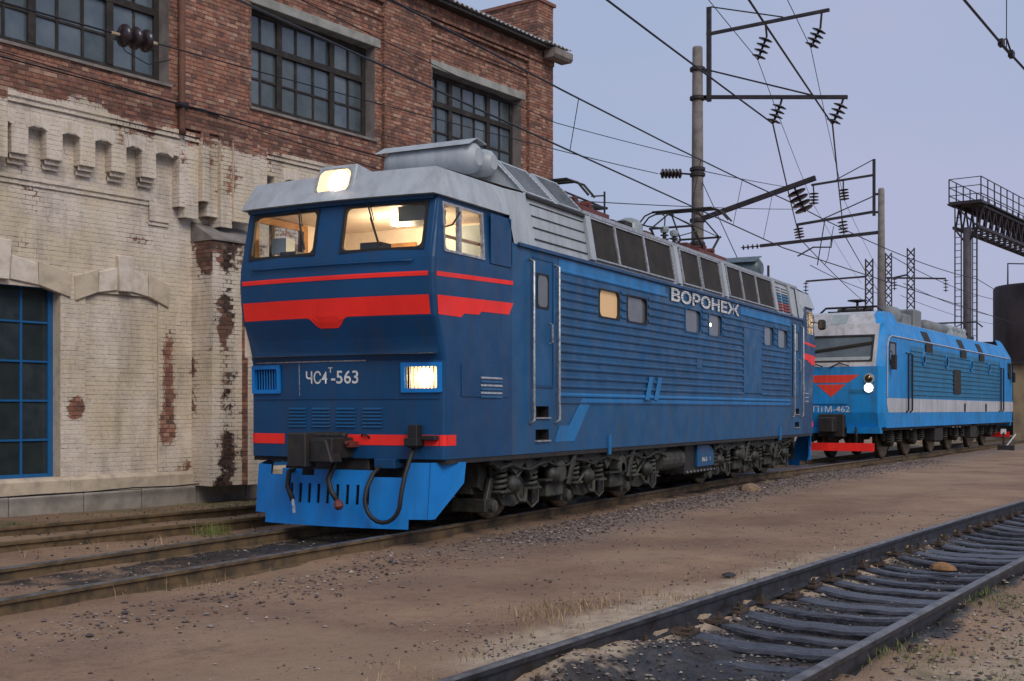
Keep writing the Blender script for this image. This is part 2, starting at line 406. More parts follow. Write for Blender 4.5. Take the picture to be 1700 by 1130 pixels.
# loose stones, cinders and dry grass: uncountable
def stones(name, spots, cols, label, cat):
    b = B(); ico = [(0,0,1),(.9,0,.3),(.28,.86,.3),(-.73,.53,.3),(-.73,-.53,.3),(.28,-.86,.3),(.1,.1,-.6)]
    fc = [(0,1,2),(0,2,3),(0,3,4),(0,4,5),(0,5,1),(6,2,1),(6,3,2),(6,4,3),(6,5,4),(6,1,5)]
    for x, y, r in spots:
        k = len(b.v); a = random.random() * 6.3; ca, sa = math.cos(a), math.sin(a); z = gz(x, y); c = random.choice(cols)
        g = random.uniform(.75, 1.2); sx, sy, sz = (random.uniform(.6, 1.25) * r for _ in range(3)); sz *= .7
        for p in ico:
            j = random.uniform(.75, 1.2); X, Y = p[0] * sx * j, p[1] * sy * j
            b.v.append((x + X*ca - Y*sa, y + X*sa + Y*ca, z + p[2] * sz * j + r * .15)); b.col.append((c[0]*g, c[1]*g, c[2]*g, 1))
        b.f += [tuple(k + i for i in t) for t in fc]
    q = N(name + '_stone'); at = q.n('ShaderNodeAttribute'); at.attribute_name = 'Col'
    q.base(q.mix(1.0, at.outputs['Color'], q.ramp(q.noise(40, 3), .3, .7, (.6,)*3, (1.2,)*3), 'MULTIPLY')); q.rough(.9)
    o = kind(b.build(name, q.m), 'stuff'); tag(o, label, cat); return o
SP = []
for i in range(11000):                                   # shoulder of the blue locomotive's track
    x = 6 + 34 * random.random() ** .8; y = yc(x) - random.gauss(1.9, .42)
    if x > 13 or random.random() < .35: SP.append((x, y, random.choice((.010, .013, .016, .02, .03)) * random.uniform(.7, 1.2)))
GC = [(.12,.085,.075), (.18,.13,.11), (.28,.235,.21), (.33,.28,.25), (.14,.08,.07), (.09,.075,.075), (.12,.10,.095), (.07,.055,.05)]
stones('ballast_gravel', SP, GC, 'pinkish grey gravel scattered along the blue locomotive\'s track', 'gravel')
SP = []
for i in range(4200):
    x = random.uniform(4.5, 20); y = random.uniform(-1.5, 8)
    if nz2(x, y, .7, 21) + .5 * nz2(x, y, 2.5, 3) < .02 and random.random() < .75: continue
    if abs(y - yn(x)) < .75 and random.random() < .5: continue
    SP.append((x, y, random.choice((.006, .008, .01, .013, .02)) * random.uniform(.7, 1.3)))
for i in range(1000):
    x = random.uniform(5.5, 15); y = yc(x) - random.gauss(1.8, .5)
    if nz2(x, y, 1.1, 41) > -.05: SP.append((x, y, random.uniform(.005, .018)))
for i in range(60):
    x = random.uniform(5.5, 14); y = yc(x) - random.gauss(1.6, .22); SP.append((x, y, random.uniform(.02, .04)))
for i in range(2200):
    x = random.uniform(6, 16); y = yn(x) - random.uniform(.95, 2.4); SP.append((x, y, random.uniform(.008, .026)))
for i in range(3200):
    x = random.uniform(5.2, 14); y = yn(x) + random.gauss(1.5, .5)
    if nz2(x, y, 1.3, 51) + .4 * nz2(x, y, 4, 8) > .12: SP.append((x, y, random.uniform(.004, .016)))
for i in range(1500):
    x = random.uniform(5, 22); y = yn(x) + random.gauss(.62, .12); SP.append((x, y, random.uniform(.006, .02)))
stones('dirt_pebbles', SP, GC + [(.38,.32,.25)], 'small pebbles strewn over the brown dirt yard', 'pebbles')
SP = []
for i in range(2200):
    x = random.uniform(5.5, 16); y = yn(x) + random.uniform(-.5, .72); k_ = nz2(x, y, 1.6, 61)
    if k_ > .0: SP.append((x, y, random.uniform(.008, .03)))
for i in range(2600):
    x = random.uniform(5.5, 17); y = yc(x) + random.uniform(-.72, .72) if random.random() < .4 else yn(x) + random.uniform(-.7, .7)
    SP.append((x, y, random.uniform(.006, .022)))
for i in range(1500):
    x = random.uniform(9, 22); y = yw(x) + random.uniform(-1.8, 3.6); SP.append((x, y, random.uniform(.008, .028)))
stones('cinder_lumps', SP, [(.03,.03,.034), (.05,.045,.045), (.09,.075,.065), (.3,.26,.22)], 'black cinders lying between the rails', 'cinders')
def grass(name, clumps, cols, label, cat):
    b = B()
    for cx_, cy_, rad, n, h in clumps:
        for i in range(n):
            x = cx_ + random.gauss(0, rad); y = cy_ + random.gauss(0, rad); z = gz(x, y) - .01; hh = h * random.uniform(.35, 1.15)
            a = random.random() * 6.3; l = random.uniform(.1, .75) * hh; w = random.uniform(.0018, .004); dx, dy = math.cos(a), math.sin(a)
            c = random.choice(cols); g = random.uniform(.7, 1.2); k = len(b.v)
            for t, ww in ((0, 1), (.5, .8), (1, .1)):
                px_, py_, pz_ = x + dx * l * t * t, y + dy * l * t * t, z + hh * t * (1 - .2 * t)
                b.v += [(px_ - dy*w*ww, py_ + dx*w*ww, pz_), (px_ + dy*w*ww, py_ - dx*w*ww, pz_)]
                b.col += [(c[0]*g, c[1]*g, c[2]*g, 1)] * 2
            b.f += [(k, k+1, k+3, k+2), (k+2, k+3, k+5, k+4)]
    q = N(name + '_blade'); at = q.n('ShaderNodeAttribute'); at.attribute_name = 'Col'; q.base(at.outputs['Color']); q.rough(.8)
    o = kind(b.build(name, q.m), 'stuff'); tag(o, label, cat)
DRY = [(.36,.25,.13), (.28,.18,.09), (.45,.34,.2), (.2,.14,.07)]; GRN = [(.10,.14,.03), (.16,.19,.05), (.22,.22,.08)]
CL = []
for px, py, rad, n, h in ((340, 965, .18, 26, .24), (300, 975, .15, 22, .22), (385, 950, .2, 30, .16), (260, 965, .1, 10, .25), (420, 945, .12, 12, .2), (200, 990, .15, 10, .14), (75, 1020, .2, 14, .1)):
    p = at_z(px, py, -.15); CL.append((p.x, p.y, rad, n, h))
for i in range(60):
    x = random.uniform(5.5, 15); y = yn(x) + random.uniform(.9, 1.7); CL.append((x, y, .1, random.randint(8, 26), random.uniform(.05, .12)))
for px, py in ((900, 1010), (940, 1000), (965, 1012), (905, 1030), (880, 1020), (930, 1015), (1000, 1000)):
    p = at_z(px, py, -.1); CL.append((p.x, p.y, .14, 50, .13))
for i in range(20):
    x = random.uniform(8, 16); CL.append((x, yw(x) - 1.3 + random.uniform(-.5, .3), .12, 10, .16))
grass('dry_grass', CL, DRY, 'dry straw coloured grass beside the rails', 'grass')
CL = []
p = at_z(350, 885, -.12); CL += [(p.x, p.y, .13, 170, .28), (p.x + .15, p.y, .1, 80, .2)]
for i in range(80):
    x = random.uniform(8, 21); CL.append((x, yw(x) + 2.5 + random.uniform(-1.0, 1.0), .2, 34, .08))
for i in range(30):
    x = random.uniform(7.5, 15); CL.append((x, yn(x) - random.uniform(1.0, 1.8), .12, 32, .06))
for px, py in ((1490, 1090), (1450, 1100), (1640, 1000), (1680, 1010), (1610, 1010), (318, 832)):
    p = at_z(px, py, -.12); CL.append((p.x, p.y, .2, 110, .08))
grass('green_grass', CL, GRN, 'low yellowish green weeds near the wall and rails', 'weeds')
def lone_stone(px, py, r, mat, label):
    p = at_z(px, py, -.1); b = B(); n = 9
    prof = [(0, .45), (.25, 1), (.55, .86), (.78, .5), (.86, .1)]
    b.lathe((0, 0, -r*.3), (0, 0, 1), [(h*r*1.1, w*r) for h, w in prof], n)
    b.v = [(x*1.4 + .2*r*NZ.noise(Vector((x*9, y*9, z*9))), y + .35*r*NZ.noise(Vector((y*13, x*7, z*9))), z*(1 + .3*NZ.noise(Vector((x*8, y*8, 1))))) for x, y, z in b.v]
    o = b.build('stone', mat, None, loc=(p.x, p.y, p.z)); o.rotation_euler.z = r * 40; tag(o, label, 'stone')
lone_stone(1567, 944, .105, pm('ochre_stone', (.30,.16,.07), (.2,.1,.05), .9, 0, 12, bump=.5), 'ochre brown stone lying between the rails of the near track')
lone_stone(1210, 955, .05, pm('black_stone', (.02,.02,.022), (.05,.05,.05), .8, 0, 12, bump=.5), 'single black lump on the dirt left of the near track')
lone_stone(1245, 815, .24, pm('sand_heap', (.26,.175,.11), (.19,.125,.08), .95, 0, 12, bump=.6, bscale=60), 'small heap of tan sand on the gravel beside the locomotive')
if 0: lone_stone(832, 917, .07, pm('pale_stone', (.45,.4,.33), (.35,.3,.24), .9, 0, 12, bump=.5), 'pale stone on the dirt below the locomotive\'s bogie')
# ------------------------------------------------------------------ tracks
RAILP = [(-.066, -.17), (.066, -.17), (.066, -.155), (.012, -.14), (.010, -.045), (.036, -.034), (.036, -.004), (-.036, -.004), (-.036, -.034), (-.010, -.045), (-.012, -.14), (-.066, -.155)]
HEADP = [(-.034, -.004), (.034, -.004), (.030, .004), (.018, .008), (-.018, .008), (-.030, .004)]
def sweep(path, prof, dz):
    b = B(); k = len(prof)
    for i, p in enumerate(path):
        t = (Vector(path[min(i+1, len(path)-1)]) - Vector(path[max(i-1, 0)])).normalized(); nrm = Vector((-t.y, t.x, 0))
        for a, c in prof: b.v.append(tuple(Vector(p) + nrm * a + Vector((0, 0, c + dz))))
    for i in range(len(path) - 1):
        for j in range(k): j2 = (j+1) % k; b.f.append((i*k + j, i*k + j2, (i+1)*k + j2, (i+1)*k + j))
    b.f.append(tuple(range(k))); return b
def path(fn, x0, x1, off, step=1.0):
    P = []; x = x0
    while x <= x1 + 1e-6:
        s = (fn(x + .1) - fn(x - .1)) / .2; n = Vector((-s, 1)).normalized(); P.append((x + n.x*off, fn(x) + n.y*off, 0)); x += step
    return P
def sleeper_mesh(name, mat, sag, HL=1.0):
    b = B(); n = 10; w = .105
    for i in range(n + 1):
        y = -HL + 2 * HL * i / n; t = max(0, 1 - (abs(y) / .75) ** 2); zt = -sag * t + .006 * math.sin(i * 4.1); ww = w * (1 + .06 * math.sin(i * 2.3))
        b.v += [(-ww, y, -.16), (-ww, y, zt - .02), (-ww * .75, y, zt), (ww * .75, y, zt + .004), (ww, y, zt - .02), (ww, y, -.16)]
    for i in range(n):
        for j in range(5): b.f.append((i*6 + j, i*6 + j + 1, i*6 + 7 + j, i*6 + 6 + j))
    b.f += [tuple(range(6)), tuple(range(n*6 + 5, n*6 - 1, -1))]
    return b.mesh(name, mat)
TPM = B().box(-.10, .10, -.16, .16, -.01, .012).box(-.05, .05, -.14, -.075, .012, .035).box(-.05, .05, .075, .14, .012, .035).cyl((0, -.11, .03), (0, -.11, .07), .016, n=6).cyl((0, .11, .03), (0, .11, .07), .016, n=6).mesh('tie_plate', pm('rusty_plate', (.09,.06,.04), (.04,.03,.025), .8, .2, 20))
def track(fn, x0, x1, dz, label, rmat, hmat, smat, sx0, sx1, sdz, sag, sp=.55):
    t = empty('railway_track', (0, 0, dz), 0, label, 'railway track')
    for off in (.795, -.795):
        P = path(fn, x0, x1, off); r = sweep(P, RAILP, 0).build('rail', rmat, t); sweep(P, HEADP, 0).build('rail_head', hmat, r)
    me = sleeper_mesh('sleeper', smat, sag); x = sx0
    while x < sx1:
        s = (fn(x + .1) - fn(x - .1)) / .2
        o = link('sleeper', me, t, (x + random.uniform(-.07, .07), fn(x) + random.uniform(-.05, .05), sdz + random.uniform(-.022, .012)), (random.uniform(-.02, .02), random.uniform(-.12, .12), math.atan(s) + random.uniform(-.05, .05)))
        for off in (.795, -.795):
            if sx1 == 40 and x < 24: link('tie_plate', TPM, o, (0, off, .0))
        x += sp
    return t
M['sleeper'] = pm('oiled_sleeper', (.048,.046,.056), (.012,.012,.014), .3, 0, 9, .38, .6, bump=.9, bscale=26, stretch=(3, 1, 3), spec=.5)
M['sleeperw'] = pm('old_timber_sleeper', (.06,.045,.035), (.025,.02,.018), .8, 0, 5, bump=.6, bscale=40)
track(yc, -12, 95, 0, 'track of rusty rails carrying both locomotives past the brick depot', M['rust'], M['railtop'], M['sleeperw'], 3, 60, -.20, .0, .58)
track(yn, -6, 60, .05, 'near track with dark rails and oily sleepers across the bottom right', M['rail2'], M['railtop'], M['sleeper'], 3, 40, -.158, .055, .54)
track(yw, 4, 24, .0, 'half buried siding track along the foot of the depot wall', M['rust'], M['rust'], M['sleeperw'], 5, 23, -.21, 0, .7)
# ------------------------------------------------------------------ depot building
BA = R(8.4); dep = empty('depot_building', (13.1, 15.93, 0), -BA, 'two storey depot, red brick above and peeling cream painted brick below', 'building')
def brick_mat():
    q = N('depot_brick'); at = q.n('ShaderNodeAttribute'); at.attribute_name = 'Col'
    raw = q.mix(1.0, at.outputs['Color'], q.ramp(q.noise(9, 5, .7), .25, .75, (.55,)*3, (1.35,)*3), 'MULTIPLY')
    raw = q.mix(q.math('MULTIPLY', q.ramp(q.noise(.9, 5, .65), .48, .75), .6), raw, (.075, .05, .042))
    raw = q.mix(q.math('MULTIPLY', q.ramp(q.noise(2.1, 5, .7), .60, .75), .45), raw, (.36, .27, .20))
    v = q.math('ADD', q.math('SUBTRACT', q.math('MULTIPLY', at.outputs['Alpha'], 1.35), .33), q.math('MULTIPLY', q.math('SUBTRACT', q.noise(7, 7, .75), .5), 1.25))
    msk = q.ramp(v, .46, .56)
    pc = q.mix(q.ramp(q.noise(.8, 4), .4, .62), (.70, .62, .53), (.62, .53, .385))
    pc = q.mix(q.math('MULTIPLY', q.ramp(q.noise(3.5, 6, .7), .48, .70), .6), pc, (.42, .36, .32))
    pc = q.mix(q.math('MULTIPLY', q.ramp(q.noise(24, 4, .75), .58, .68), .6), pc, (.20, .15, .125))
    pc = q.mix(q.math('MULTIPLY', q.ramp(q.noise(1.0, 5, .7, (2.2, 2.2, .5)), .48, .72), .6), pc, (.25, .21, .18))
    q.base(q.mix(msk, raw, pc)); q.rough(.92)
    q.bump(q.math('ADD', q.noise(30, 5, .7), q.math('MULTIPLY', q.noise(5, 4), 1.0)), .55, .02)
    return q.m
M['brick'] = brick_mat()
BC = [(.30,.13,.085), (.33,.15,.10), (.26,.115,.08), (.36,.19,.13), (.21,.10,.075), (.31,.155,.11), (.38,.235,.17), (.18,.095,.075)]
MORT = (.175, .125, .10)
def bricks(b, fn, a0, a1, z0, z1, holes=(), pf=lambda a, z: 0, out=.009, single=None, tint=None):
    ch = .078; rows = max(1, round((z1 - z0) / ch)); ch = (z1 - z0) / rows
    for r in range(rows):
        za, zb = z0 + r * ch, z0 + (r + 1) * ch; zm = (za + zb) / 2
        ln = .26 if r % 2 else .13; a = a0 - (0 if r % 2 else .065) - random.random() * .01
        while a < a1:
            e = a + ln; p, q_ = max(a, a0), min(e, a1); a = e
            segs = [(p, q_)]
            for h in holes:
                if h[2] - .03 < zm < h[3] + .03:
                    ns = []
                    for s0, s1 in segs:
                        if s1 <= h[0] or s0 >= h[1]: ns.append((s0, s1)); continue
                        if s0 < h[0]: ns.append((s0, h[0]))
                        if s1 > h[1]: ns.append((h[1], s1))
                    segs = ns
            for s0, s1 in segs:
                if s1 - s0 < .02: continue
                al = pf((s0 + s1) / 2, zm); o = (out * (1 - .35 * al)) * random.uniform(.6, 1.35); j = .006 if al < .5 else .004
                if al < .4 and random.random() < .02: o = .001
                k = len(b.v); t = random.uniform(-.0015, .0015)
                b.v += [tuple(fn(s0, za, 0)), tuple(fn(s1, za, 0)), tuple(fn(s1, zb, 0)), tuple(fn(s0, zb, 0))]
                ca = [pf(s0, za), pf(s1, za), pf(s1, zb), pf(s0, zb)]; mc = MORT if al < .35 else (.12, .09, .075)
                b.col += [mc + (q0 * .80,) for q0 in ca]; b.f.append((k, k+1, k+2, k+3))
                if single is not None and single(s0, s1, za, zb, o): continue
                c = random.choice(BC); g = random.uniform(.8, 1.2) * (tint((s0 + s1) / 2, zm) if tint else 1); c = (c[0]*g, c[1]*g, c[2]*g); k = len(b.v)
                w0, w1, y0, y1 = s0 + j, s1 - j, za + j + t, zb - j + t
                b.v += [tuple(fn(x, z, .0005)) for x, z in ((w0, y0), (w1, y0), (w1, y1), (w0, y1))]
                w0 += .003; w1 -= .003; y0 += .003; y1 -= .003
                b.v += [tuple(fn(x, z, o)) for x, z in ((w0, y0), (w1, y0), (w1, y1), (w0, y1))]
                b.col += [c + (q0,) for q0 in ca] * 2
                b.f += [(k+4, k+5, k+6, k+7), (k, k+1, k+5, k+4), (k+1, k+2, k+6, k+5), (k+2, k+3, k+7, k+6), (k+3, k, k+4, k+7)]
def face(v): return lambda a, z, o: (a, -v - o, z)
def endl(u): return lambda a, z, o: (u - o, a, z)
def under(v0, u0, u1, z): return [(u0, -v0, z), (u1, -v0, z)]
LV, UV, PV, DL = -.20, 0.0, .10, .08
def pf(u, z):
    zb = 6.58 + .34 * nz2(u, 1.3, 1.1, 4) + .12 * nz2(u, 2.1, 5, 1)
    p = sm(zb + .32, zb - .30, z)
    p = min(p, 1 - 1.1 * math.exp(-((u - 1.5) / .16) ** 2 - ((z - 1.55) / .2) ** 2))
    p = min(p, 1 - .75 * math.exp(-((u - 3.42) / .13) ** 2) * sm(.7, 1.2, z) * sm(3.3, 2.6, z))
    p = min(p, 1 - .9 * math.exp(-((u - 3.40) / .2) ** 2 - ((z - 1.2) / .35) ** 2))
    p = min(p, .97 - .36 * sm(.05, .6, nz2(u, z, 1.1, 31) + .5 * nz2(u, z, 4, 12)))
    return max(0, p)
PER = 5.45; WL = [5.22 + PER * k for k in (-2, -1, 0, 1)]; WW, WZ0, WZ1 = 3.5, 7.36, 9.36
UE, U0 = 15.47, -6.5; ZR = 10.8
PIL = [(WL[k] + WW + .22, WL[k+1] - .16) for k in range(3)] + [(14.40, UE)]
wb = B()
wh = [(u, u + WW, WZ0, WZ1) for u in WL]
bricks(wb, face(UV), U0, UE, 6.10, ZR, wh, pf)                                   # upper storey
for (a, c) in PIL:                                                               # raised piers between the bays
    bricks(wb, face(PV), a, c, 6.62, ZR, (), pf)
    bricks(wb, endl(a), -PV, -UV, 6.62, ZR, (), pf)
for k in range(4):                                                               # stepped courses closing each sunk bay
    a = PIL[k-1][1] if k else U0; c = PIL[k][0]
    for q, (zz, vv) in enumerate(((9.98, .035), (10.06, .07), (10.36, .09))): bricks(wb, face(vv), a, c, zz, zz + .078, (), pf)
bricks(wb, face(PV + .04), U0, UE, 10.45, ZR, (), pf)
lh = [(-.98, 1.22, .36, 3.46), (1.70, 3.20, .38, 3.50), (-.98 - PER, 1.22 - PER, .36, 3.46), (-.98 + PER + 1.4, 1.22 + PER + 1.4, .36, 3.46)]
bricks(wb, face(LV), U0, UE, .40, 5.56, lh, pf)                                  # lower storey
bricks(wb, face(LV), U0, UE, 5.56, 6.10, (), lambda u, z: .97)
NP = .622
def niche_zone(u): return (u < 3.50) or (5.55 < u < 8.95) or (u > 11.0)
NA = []; k0 = int((U0 - .84) / NP) - 1
for k in range(k0, 26):                                                          # corbel blocks between the little niches
    a, c = .84 + NP * (k), 1.13 + NP * (k)
    if a < U0 or c > UE or not (niche_zone(a) and niche_zone(c)): continue
    bricks(wb, face(UV), a, c, 5.62, 6.10, (), lambda u, z: .96)
    for q in range(1, 3):
        bricks(wb, face(-.066 * q), a - .0, c, 5.62 - .078 * q, 5.62 - .078 * (q - 1), (), lambda u, z: .96)
        kk = len(wb.v); z = 5.62 - .078 * (q - 1); wb.v += [(a, .066 * (q-1), z), (c, .066 * (q-1), z), (c, .2, z), (a, .2, z)]; wb.col += [MORT + (.95,)] * 4; wb.f.append((kk, kk+1, kk+2, kk+3))
    bricks(wb, endl(a), -UV, -LV, 5.62, 6.10, (), lambda u, z: .96)
    NA.append((c, c + NP - .29))
def niche_arches():
    for a, c in NA:
        if not (niche_zone(a) and niche_zone(c)): continue
        n = 5
        for i in range(n):
            t0, t1 = -1.25 + 2.5 * i / n, -1.25 + 2.5 * (i + 1) / n; m = (a + c) / 2; h = (c - a) / 2
            zz = lambda t: 6.125 - .075 * min(1, abs(t)) ** 2
            u0, u1 = m + h * t0 + .003, m + h * t1 - .003; l0, l1 = t0 * .03, t1 * .03
            B().py([(u0, zz(t0)), (u1, zz(t1)), (u1 + l1, 6.30), (u0 + l0, 6.30)], -.011 - .005 * (i % 2), .04).build('arch_brick', stone2, dep, bevel=.004)
# the ledge over the niches and the heavy stepped pier in the middle
for zz, vv in ((6.42, .04), (6.50, .07)): bricks(wb, face(vv), U0, UE, zz, zz + .078, (), lambda u, z: pf(u, z - .12))
for off in (-PER, 0, PER, 2 * PER):
    for a, c, z0, vv in ((3.50, 3.62, 5.2, .02), (3.62, 3.94, 5.02, .0), (3.94, 4.10, 5.35, .12), (4.10, 4.34, 5.10, .06), (4.34, 4.60, 4.92, .16), (4.60, 5.05, 5.05, .22), (5.05, 5.32, 5.32, .14), (5.32, 5.55, 5.5, .08)):
        if a + off < U0 or c + off > UE: continue
        bricks(wb, face(vv), a + off, c + off, z0, 6.62, (), lambda u, z: pf(u - off, z)); bricks(wb, endl(a + off), -vv, -LV, z0, 6.62, (), pf)
# moulded string courses of the sunk panel
for zz, vv in ((5.24, -.14), (5.16, -.17)): bricks(wb, face(vv), U0, 3.06, zz, zz + .075, (), lambda u, z: .95)
for zz, vv in ((4.89, -.14), (4.82, -.17)): bricks(wb, face(vv), 2.96, 3.40, zz, zz + .075, (), lambda u, z: .95)
bricks(wb, face(-.14), 2.96, 3.08, 4.89, 5.24, (), lambda u, z: .95)
# right hand end wall and the parapet on it
bricks(wb, lambda a, z, o: (UE + o, a, z), -PV, 9, 0, ZR, (), lambda u, z: 0)
wallo = wb.build('brickwork', M['brick'], dep); kind(wallo, 'stuff')
pb = B()
bricks(pb, lambda a, z, o: (14.86 - o, a, z), -.04, 7.5, 10.5, 12.05, (), lambda u, z: 0)
bricks(pb, face(.04), 14.86, 15.56, ZR, 12.05, (), lambda u, z: 0)
bricks(pb, lambda a, z, o: (15.56 + o, a, z), -.04, 7.5, 10.5, 12.05, (), lambda u, z: 0)
k = len(pb.v); pb.v += [(14.8, -.1, 12.05), (15.62, -.1, 12.05), (15.62, 7.5, 12.05), (14.8, 7.5, 12.05), (14.8, -.1, 12.13), (15.62, -.1, 12.13), (15.62, 7.5, 12.13), (14.8, 7.5, 12.13)]
pb.col += [(.22, .10, .075, 0)] * 8; pb.f += [tuple(k + i for i in q) for q in ((3,2,1,0),(4,5,6,7),(0,1,5,4),(1,2,6,5),(2,3,7,6),(3,0,4,7))]
kind(pb.build('parapet', M['brick'], dep), 'stuff')
B().box(14.86, 15.56, 7.4, 7.46, 10.5, 12.05).box(U0, UE, 9, 9.2, 0, ZR).box(U0, U0 + .2, .3, 9, 0, ZR).build('rear_wall', M['conc'], dep)
# blind arch infilled with bricks one can pick apart
cnt = [0]; bm_cache = {}
infill = B()
def single(s0, s1, za, zb, o):
    if cnt[0] >= 296: return False
    key = (round(s1 - s0, 2), random.randint(0, 2))
    if key not in bm_cache:
        q = B(); w, h = (s1 - s0) / 2 - .004, (zb - za) / 2 - .004; c = random.choice(BC) + (random.choice((.93, .97, .85)),)
        q.v = [(-w, .012, -h), (w, .012, -h), (w, .012, h), (-w, .012, h), (-w+.004, 0, -h+.004), (w-.004, 0, -h+.004), (w-.004, 0, h-.004), (-w+.004, 0, h-.004)]
        q.f = [(4,5,6,7), (0,1,5,4), (1,2,6,5), (2,3,7,6), (3,0,4,7)]; q.col = [c] * 8; bm_cache[key] = q.mesh('brick', M['brick'])
    link('brick', bm_cache[key], infill_o, ((s0+s1)/2, .25 - o * 1.3, (za+zb)/2), (0, 0, 0)); cnt[0] += 1; return True
infill_o = link('blind_arch_infill', bpy.data.meshes.new('blind_arch_infill'), dep)
bricks(infill, lambda a, z, o: (a, .25 - o, z), 1.62, 3.28, .38, 3.56, (), lambda u, z: .95, .009, single)
me = infill.mesh('blind_arch_infill', M['brick']); infill_o.data = me
# reveals, plinth, foundation
pl = pm('cream_plaster', (.56,.475,.36), (.38,.32,.25), .9, 0, 4, .42, .68, bump=.6, bscale=30); M['plaster'] = pl
stone_m = pm('grey_foundation_stone', (.34,.31,.27), (.22,.20,.175), .95, 0, 3, bump=.6, bscale=50)
rv = B()
for h in lh:
    if h[0] < U0: continue
    dp = .53 if h[1] - h[0] > 2 else .26
    B().box(h[0] - .10, h[0], .201, dp, h[2], h[3]).build('arch_reveal', pl, dep); B().box(h[1], h[1] + .10, .201, dp, h[2], h[3]).build('arch_reveal', pl, dep)
x = U0
while x < UE - .2:
    w = random.uniform(.9, 1.5); e = min(x + w, UE); B().box(x + .006, e - .006, .10, .38, -.45, .12 + random.uniform(-.01, .01)).build('foundation_block', stone_m, dep, bevel=.02); x = e
x = U0
while x < UE - .2:
    w = random.uniform(1.6, 2.3); e = min(x + w, UE); B().px([(.14, .125), (.14, .34), (.20, .40), (.48, .40), (.48, .125)], x + .003, e - .003).build('plinth_course', pl, dep); x = e
# arch stones
def arch(u0, u1, zs, rise, kh):
    uc = (u0 + u1) / 2; n = 4
    for s in (-1, 1):
        pts = []
        for t in (.16, .62, 1.16):
            u = uc + s * t * (u1 - u0) / 2; zi = zs + rise * (1 - min(t, 1) ** 2); pts.append((u, zi))
        for i in range(2):
            (ua, za), (ub, zb) = pts[i], pts[i+1]; th = .40
            lean0, lean1 = (.0, .05) if i == 0 else (.05, .14)
            pg = [(ua + .003*s, za), (ub - .003*s, zb - (.06 if i else 0)), (ub - .003*s - s * .0 + s * (lean1 - .1) * .3, zb + th - .04), (ua + .003*s, za + th)]
            B().py(pg, .155, .28).build('arch_stone', M['plaster'] if i else stone2, dep, bevel=.012)
    kw = .16
    B().py([(uc - kw*.75, zs + rise - .02), (uc + kw*.75, zs + rise - .02), (uc + kw*1.05, zs + rise + kh), (uc - kw*1.05, zs + rise + kh)], .09, .28).build('keystone', stone2, dep, bevel=.012)
stone2 = pm('pale_plaster', (.68,.61,.53), (.50,.43,.34), .9, 0, 4.5, .42, .68, bump=.6, bscale=30)
niche_arches(); arch(-.98, 1.22, 3.46, .16, .62); arch(1.62, 3.28, 3.42, .18, .60); arch(-.98 + PER + 1.4, 1.22 + PER + 1.4, 3.46, .16, .62)
# windows
def window(u0, u1, z0, z1, yy, cols, rows, fm, gm, bar, posts=(), transoms=(), backing=None):
    f = B(); W_, H_ = u1 - u0, z1 - z0
    f.box(u0, u0 + bar, yy - .03, yy + .05, z0, z1).box(u1 - bar, u1, yy - .03, yy + .05, z0, z1).box(u0 + bar, u1 - bar, yy - .03, yy + .05, z0, z0 + bar).box(u0 + bar, u1 - bar, yy - .03, yy + .05, z1 - bar, z1)
    thin = bar * .36
    for i, c in enumerate(cols[1:-1]):
        t = bar * .62 if i + 1 in posts else thin * .6
        f.box(u0 + c * W_ - t, u0 + c * W_ + t, yy - (.045 if i + 1 in posts else .012), yy + .04, z0 + bar, z1 - bar)
    for i, r in enumerate(rows[1:-1]):
        t = bar * .55 if i + 1 in transoms else thin * .5
        f.box(u0 + bar, u1 - bar, yy - (.052 if i + 1 in transoms else .015), yy + .035, z0 + r * H_ - t, z0 + r * H_ + t)
    fo = f.build('window', fm, dep)
    for i in range(len(cols) - 1):
        for j in range(len(rows) - 1):
            tl = random.uniform(-.012, .012); y0 = yy + .012
            B().quad((u0 + cols[i]*W_, y0 + tl, z0 + rows[j]*H_), (u0 + cols[i+1]*W_, y0 - tl, z0 + rows[j]*H_), (u0 + cols[i+1]*W_, y0 - tl*.5, z0 + rows[j+1]*H_), (u0 + cols[i]*W_, y0 + tl*.5, z0 + rows[j+1]*H_)).build('pane', random.choice(gm), fo)
    return fo
M['frame'] = pm('rotting_window_frame', (.022,.018,.017), (.06,.05,.045), .85, 0, 4, .5, .75, bump=.4)
M['bframe'] = paint('blue_window_paint', (.01,.11,.30), (.02,.03,.05), .3, .5)
gms = [M['fpane'], paneglass('factory_pane_b', (.05,.075,.092), .10, (.085,.115,.14), 1.1, .8), paneglass('factory_pane_c', (.08,.10,.105), .2, (.05,.07,.078), 2.5, .7)]
for u in WL:
    window(u + .02, u + WW - .02, WZ0 + .05, WZ1, .28, [0, .13, .27, .41, .55, .70, .85, 1], [0, .31, .64, 1], M['frame'], gms, .11, (2, 5), (2,))
    B().box(u - .15, u + WW + .16, -.035, .26, WZ1, WZ1 + .19).build('lintel', M['lint'], dep, bevel=.01)
    B().px([(-.05, WZ0 - .05), (-.05, WZ0), (.3, WZ0 + .05), (.3, WZ0 - .05)], u - .05, u + WW + .05).build('window_sill', M['conc'], dep)
    B().box(u - .02, u, .001, .32, WZ0, WZ1).build('window_reveal', M['conc'], dep); B().box(u + WW, u + WW + .02, .001, .32, WZ0, WZ1).build('window_reveal', M['conc'], dep)
gb = [M['bpane'], paneglass('dusty_black_pane_b', (.03,.04,.042), .12, (.022,.03,.034), 3, .5)]
for u in (-.98, -.98 + PER + 1.4):
    window(u, u + 2.2, .37, 3.62, .44, [0, .26, .5, .74, 1], [0, .2, .4, .6, .8, 1], M['bframe'], gb, .09, (2,), ())
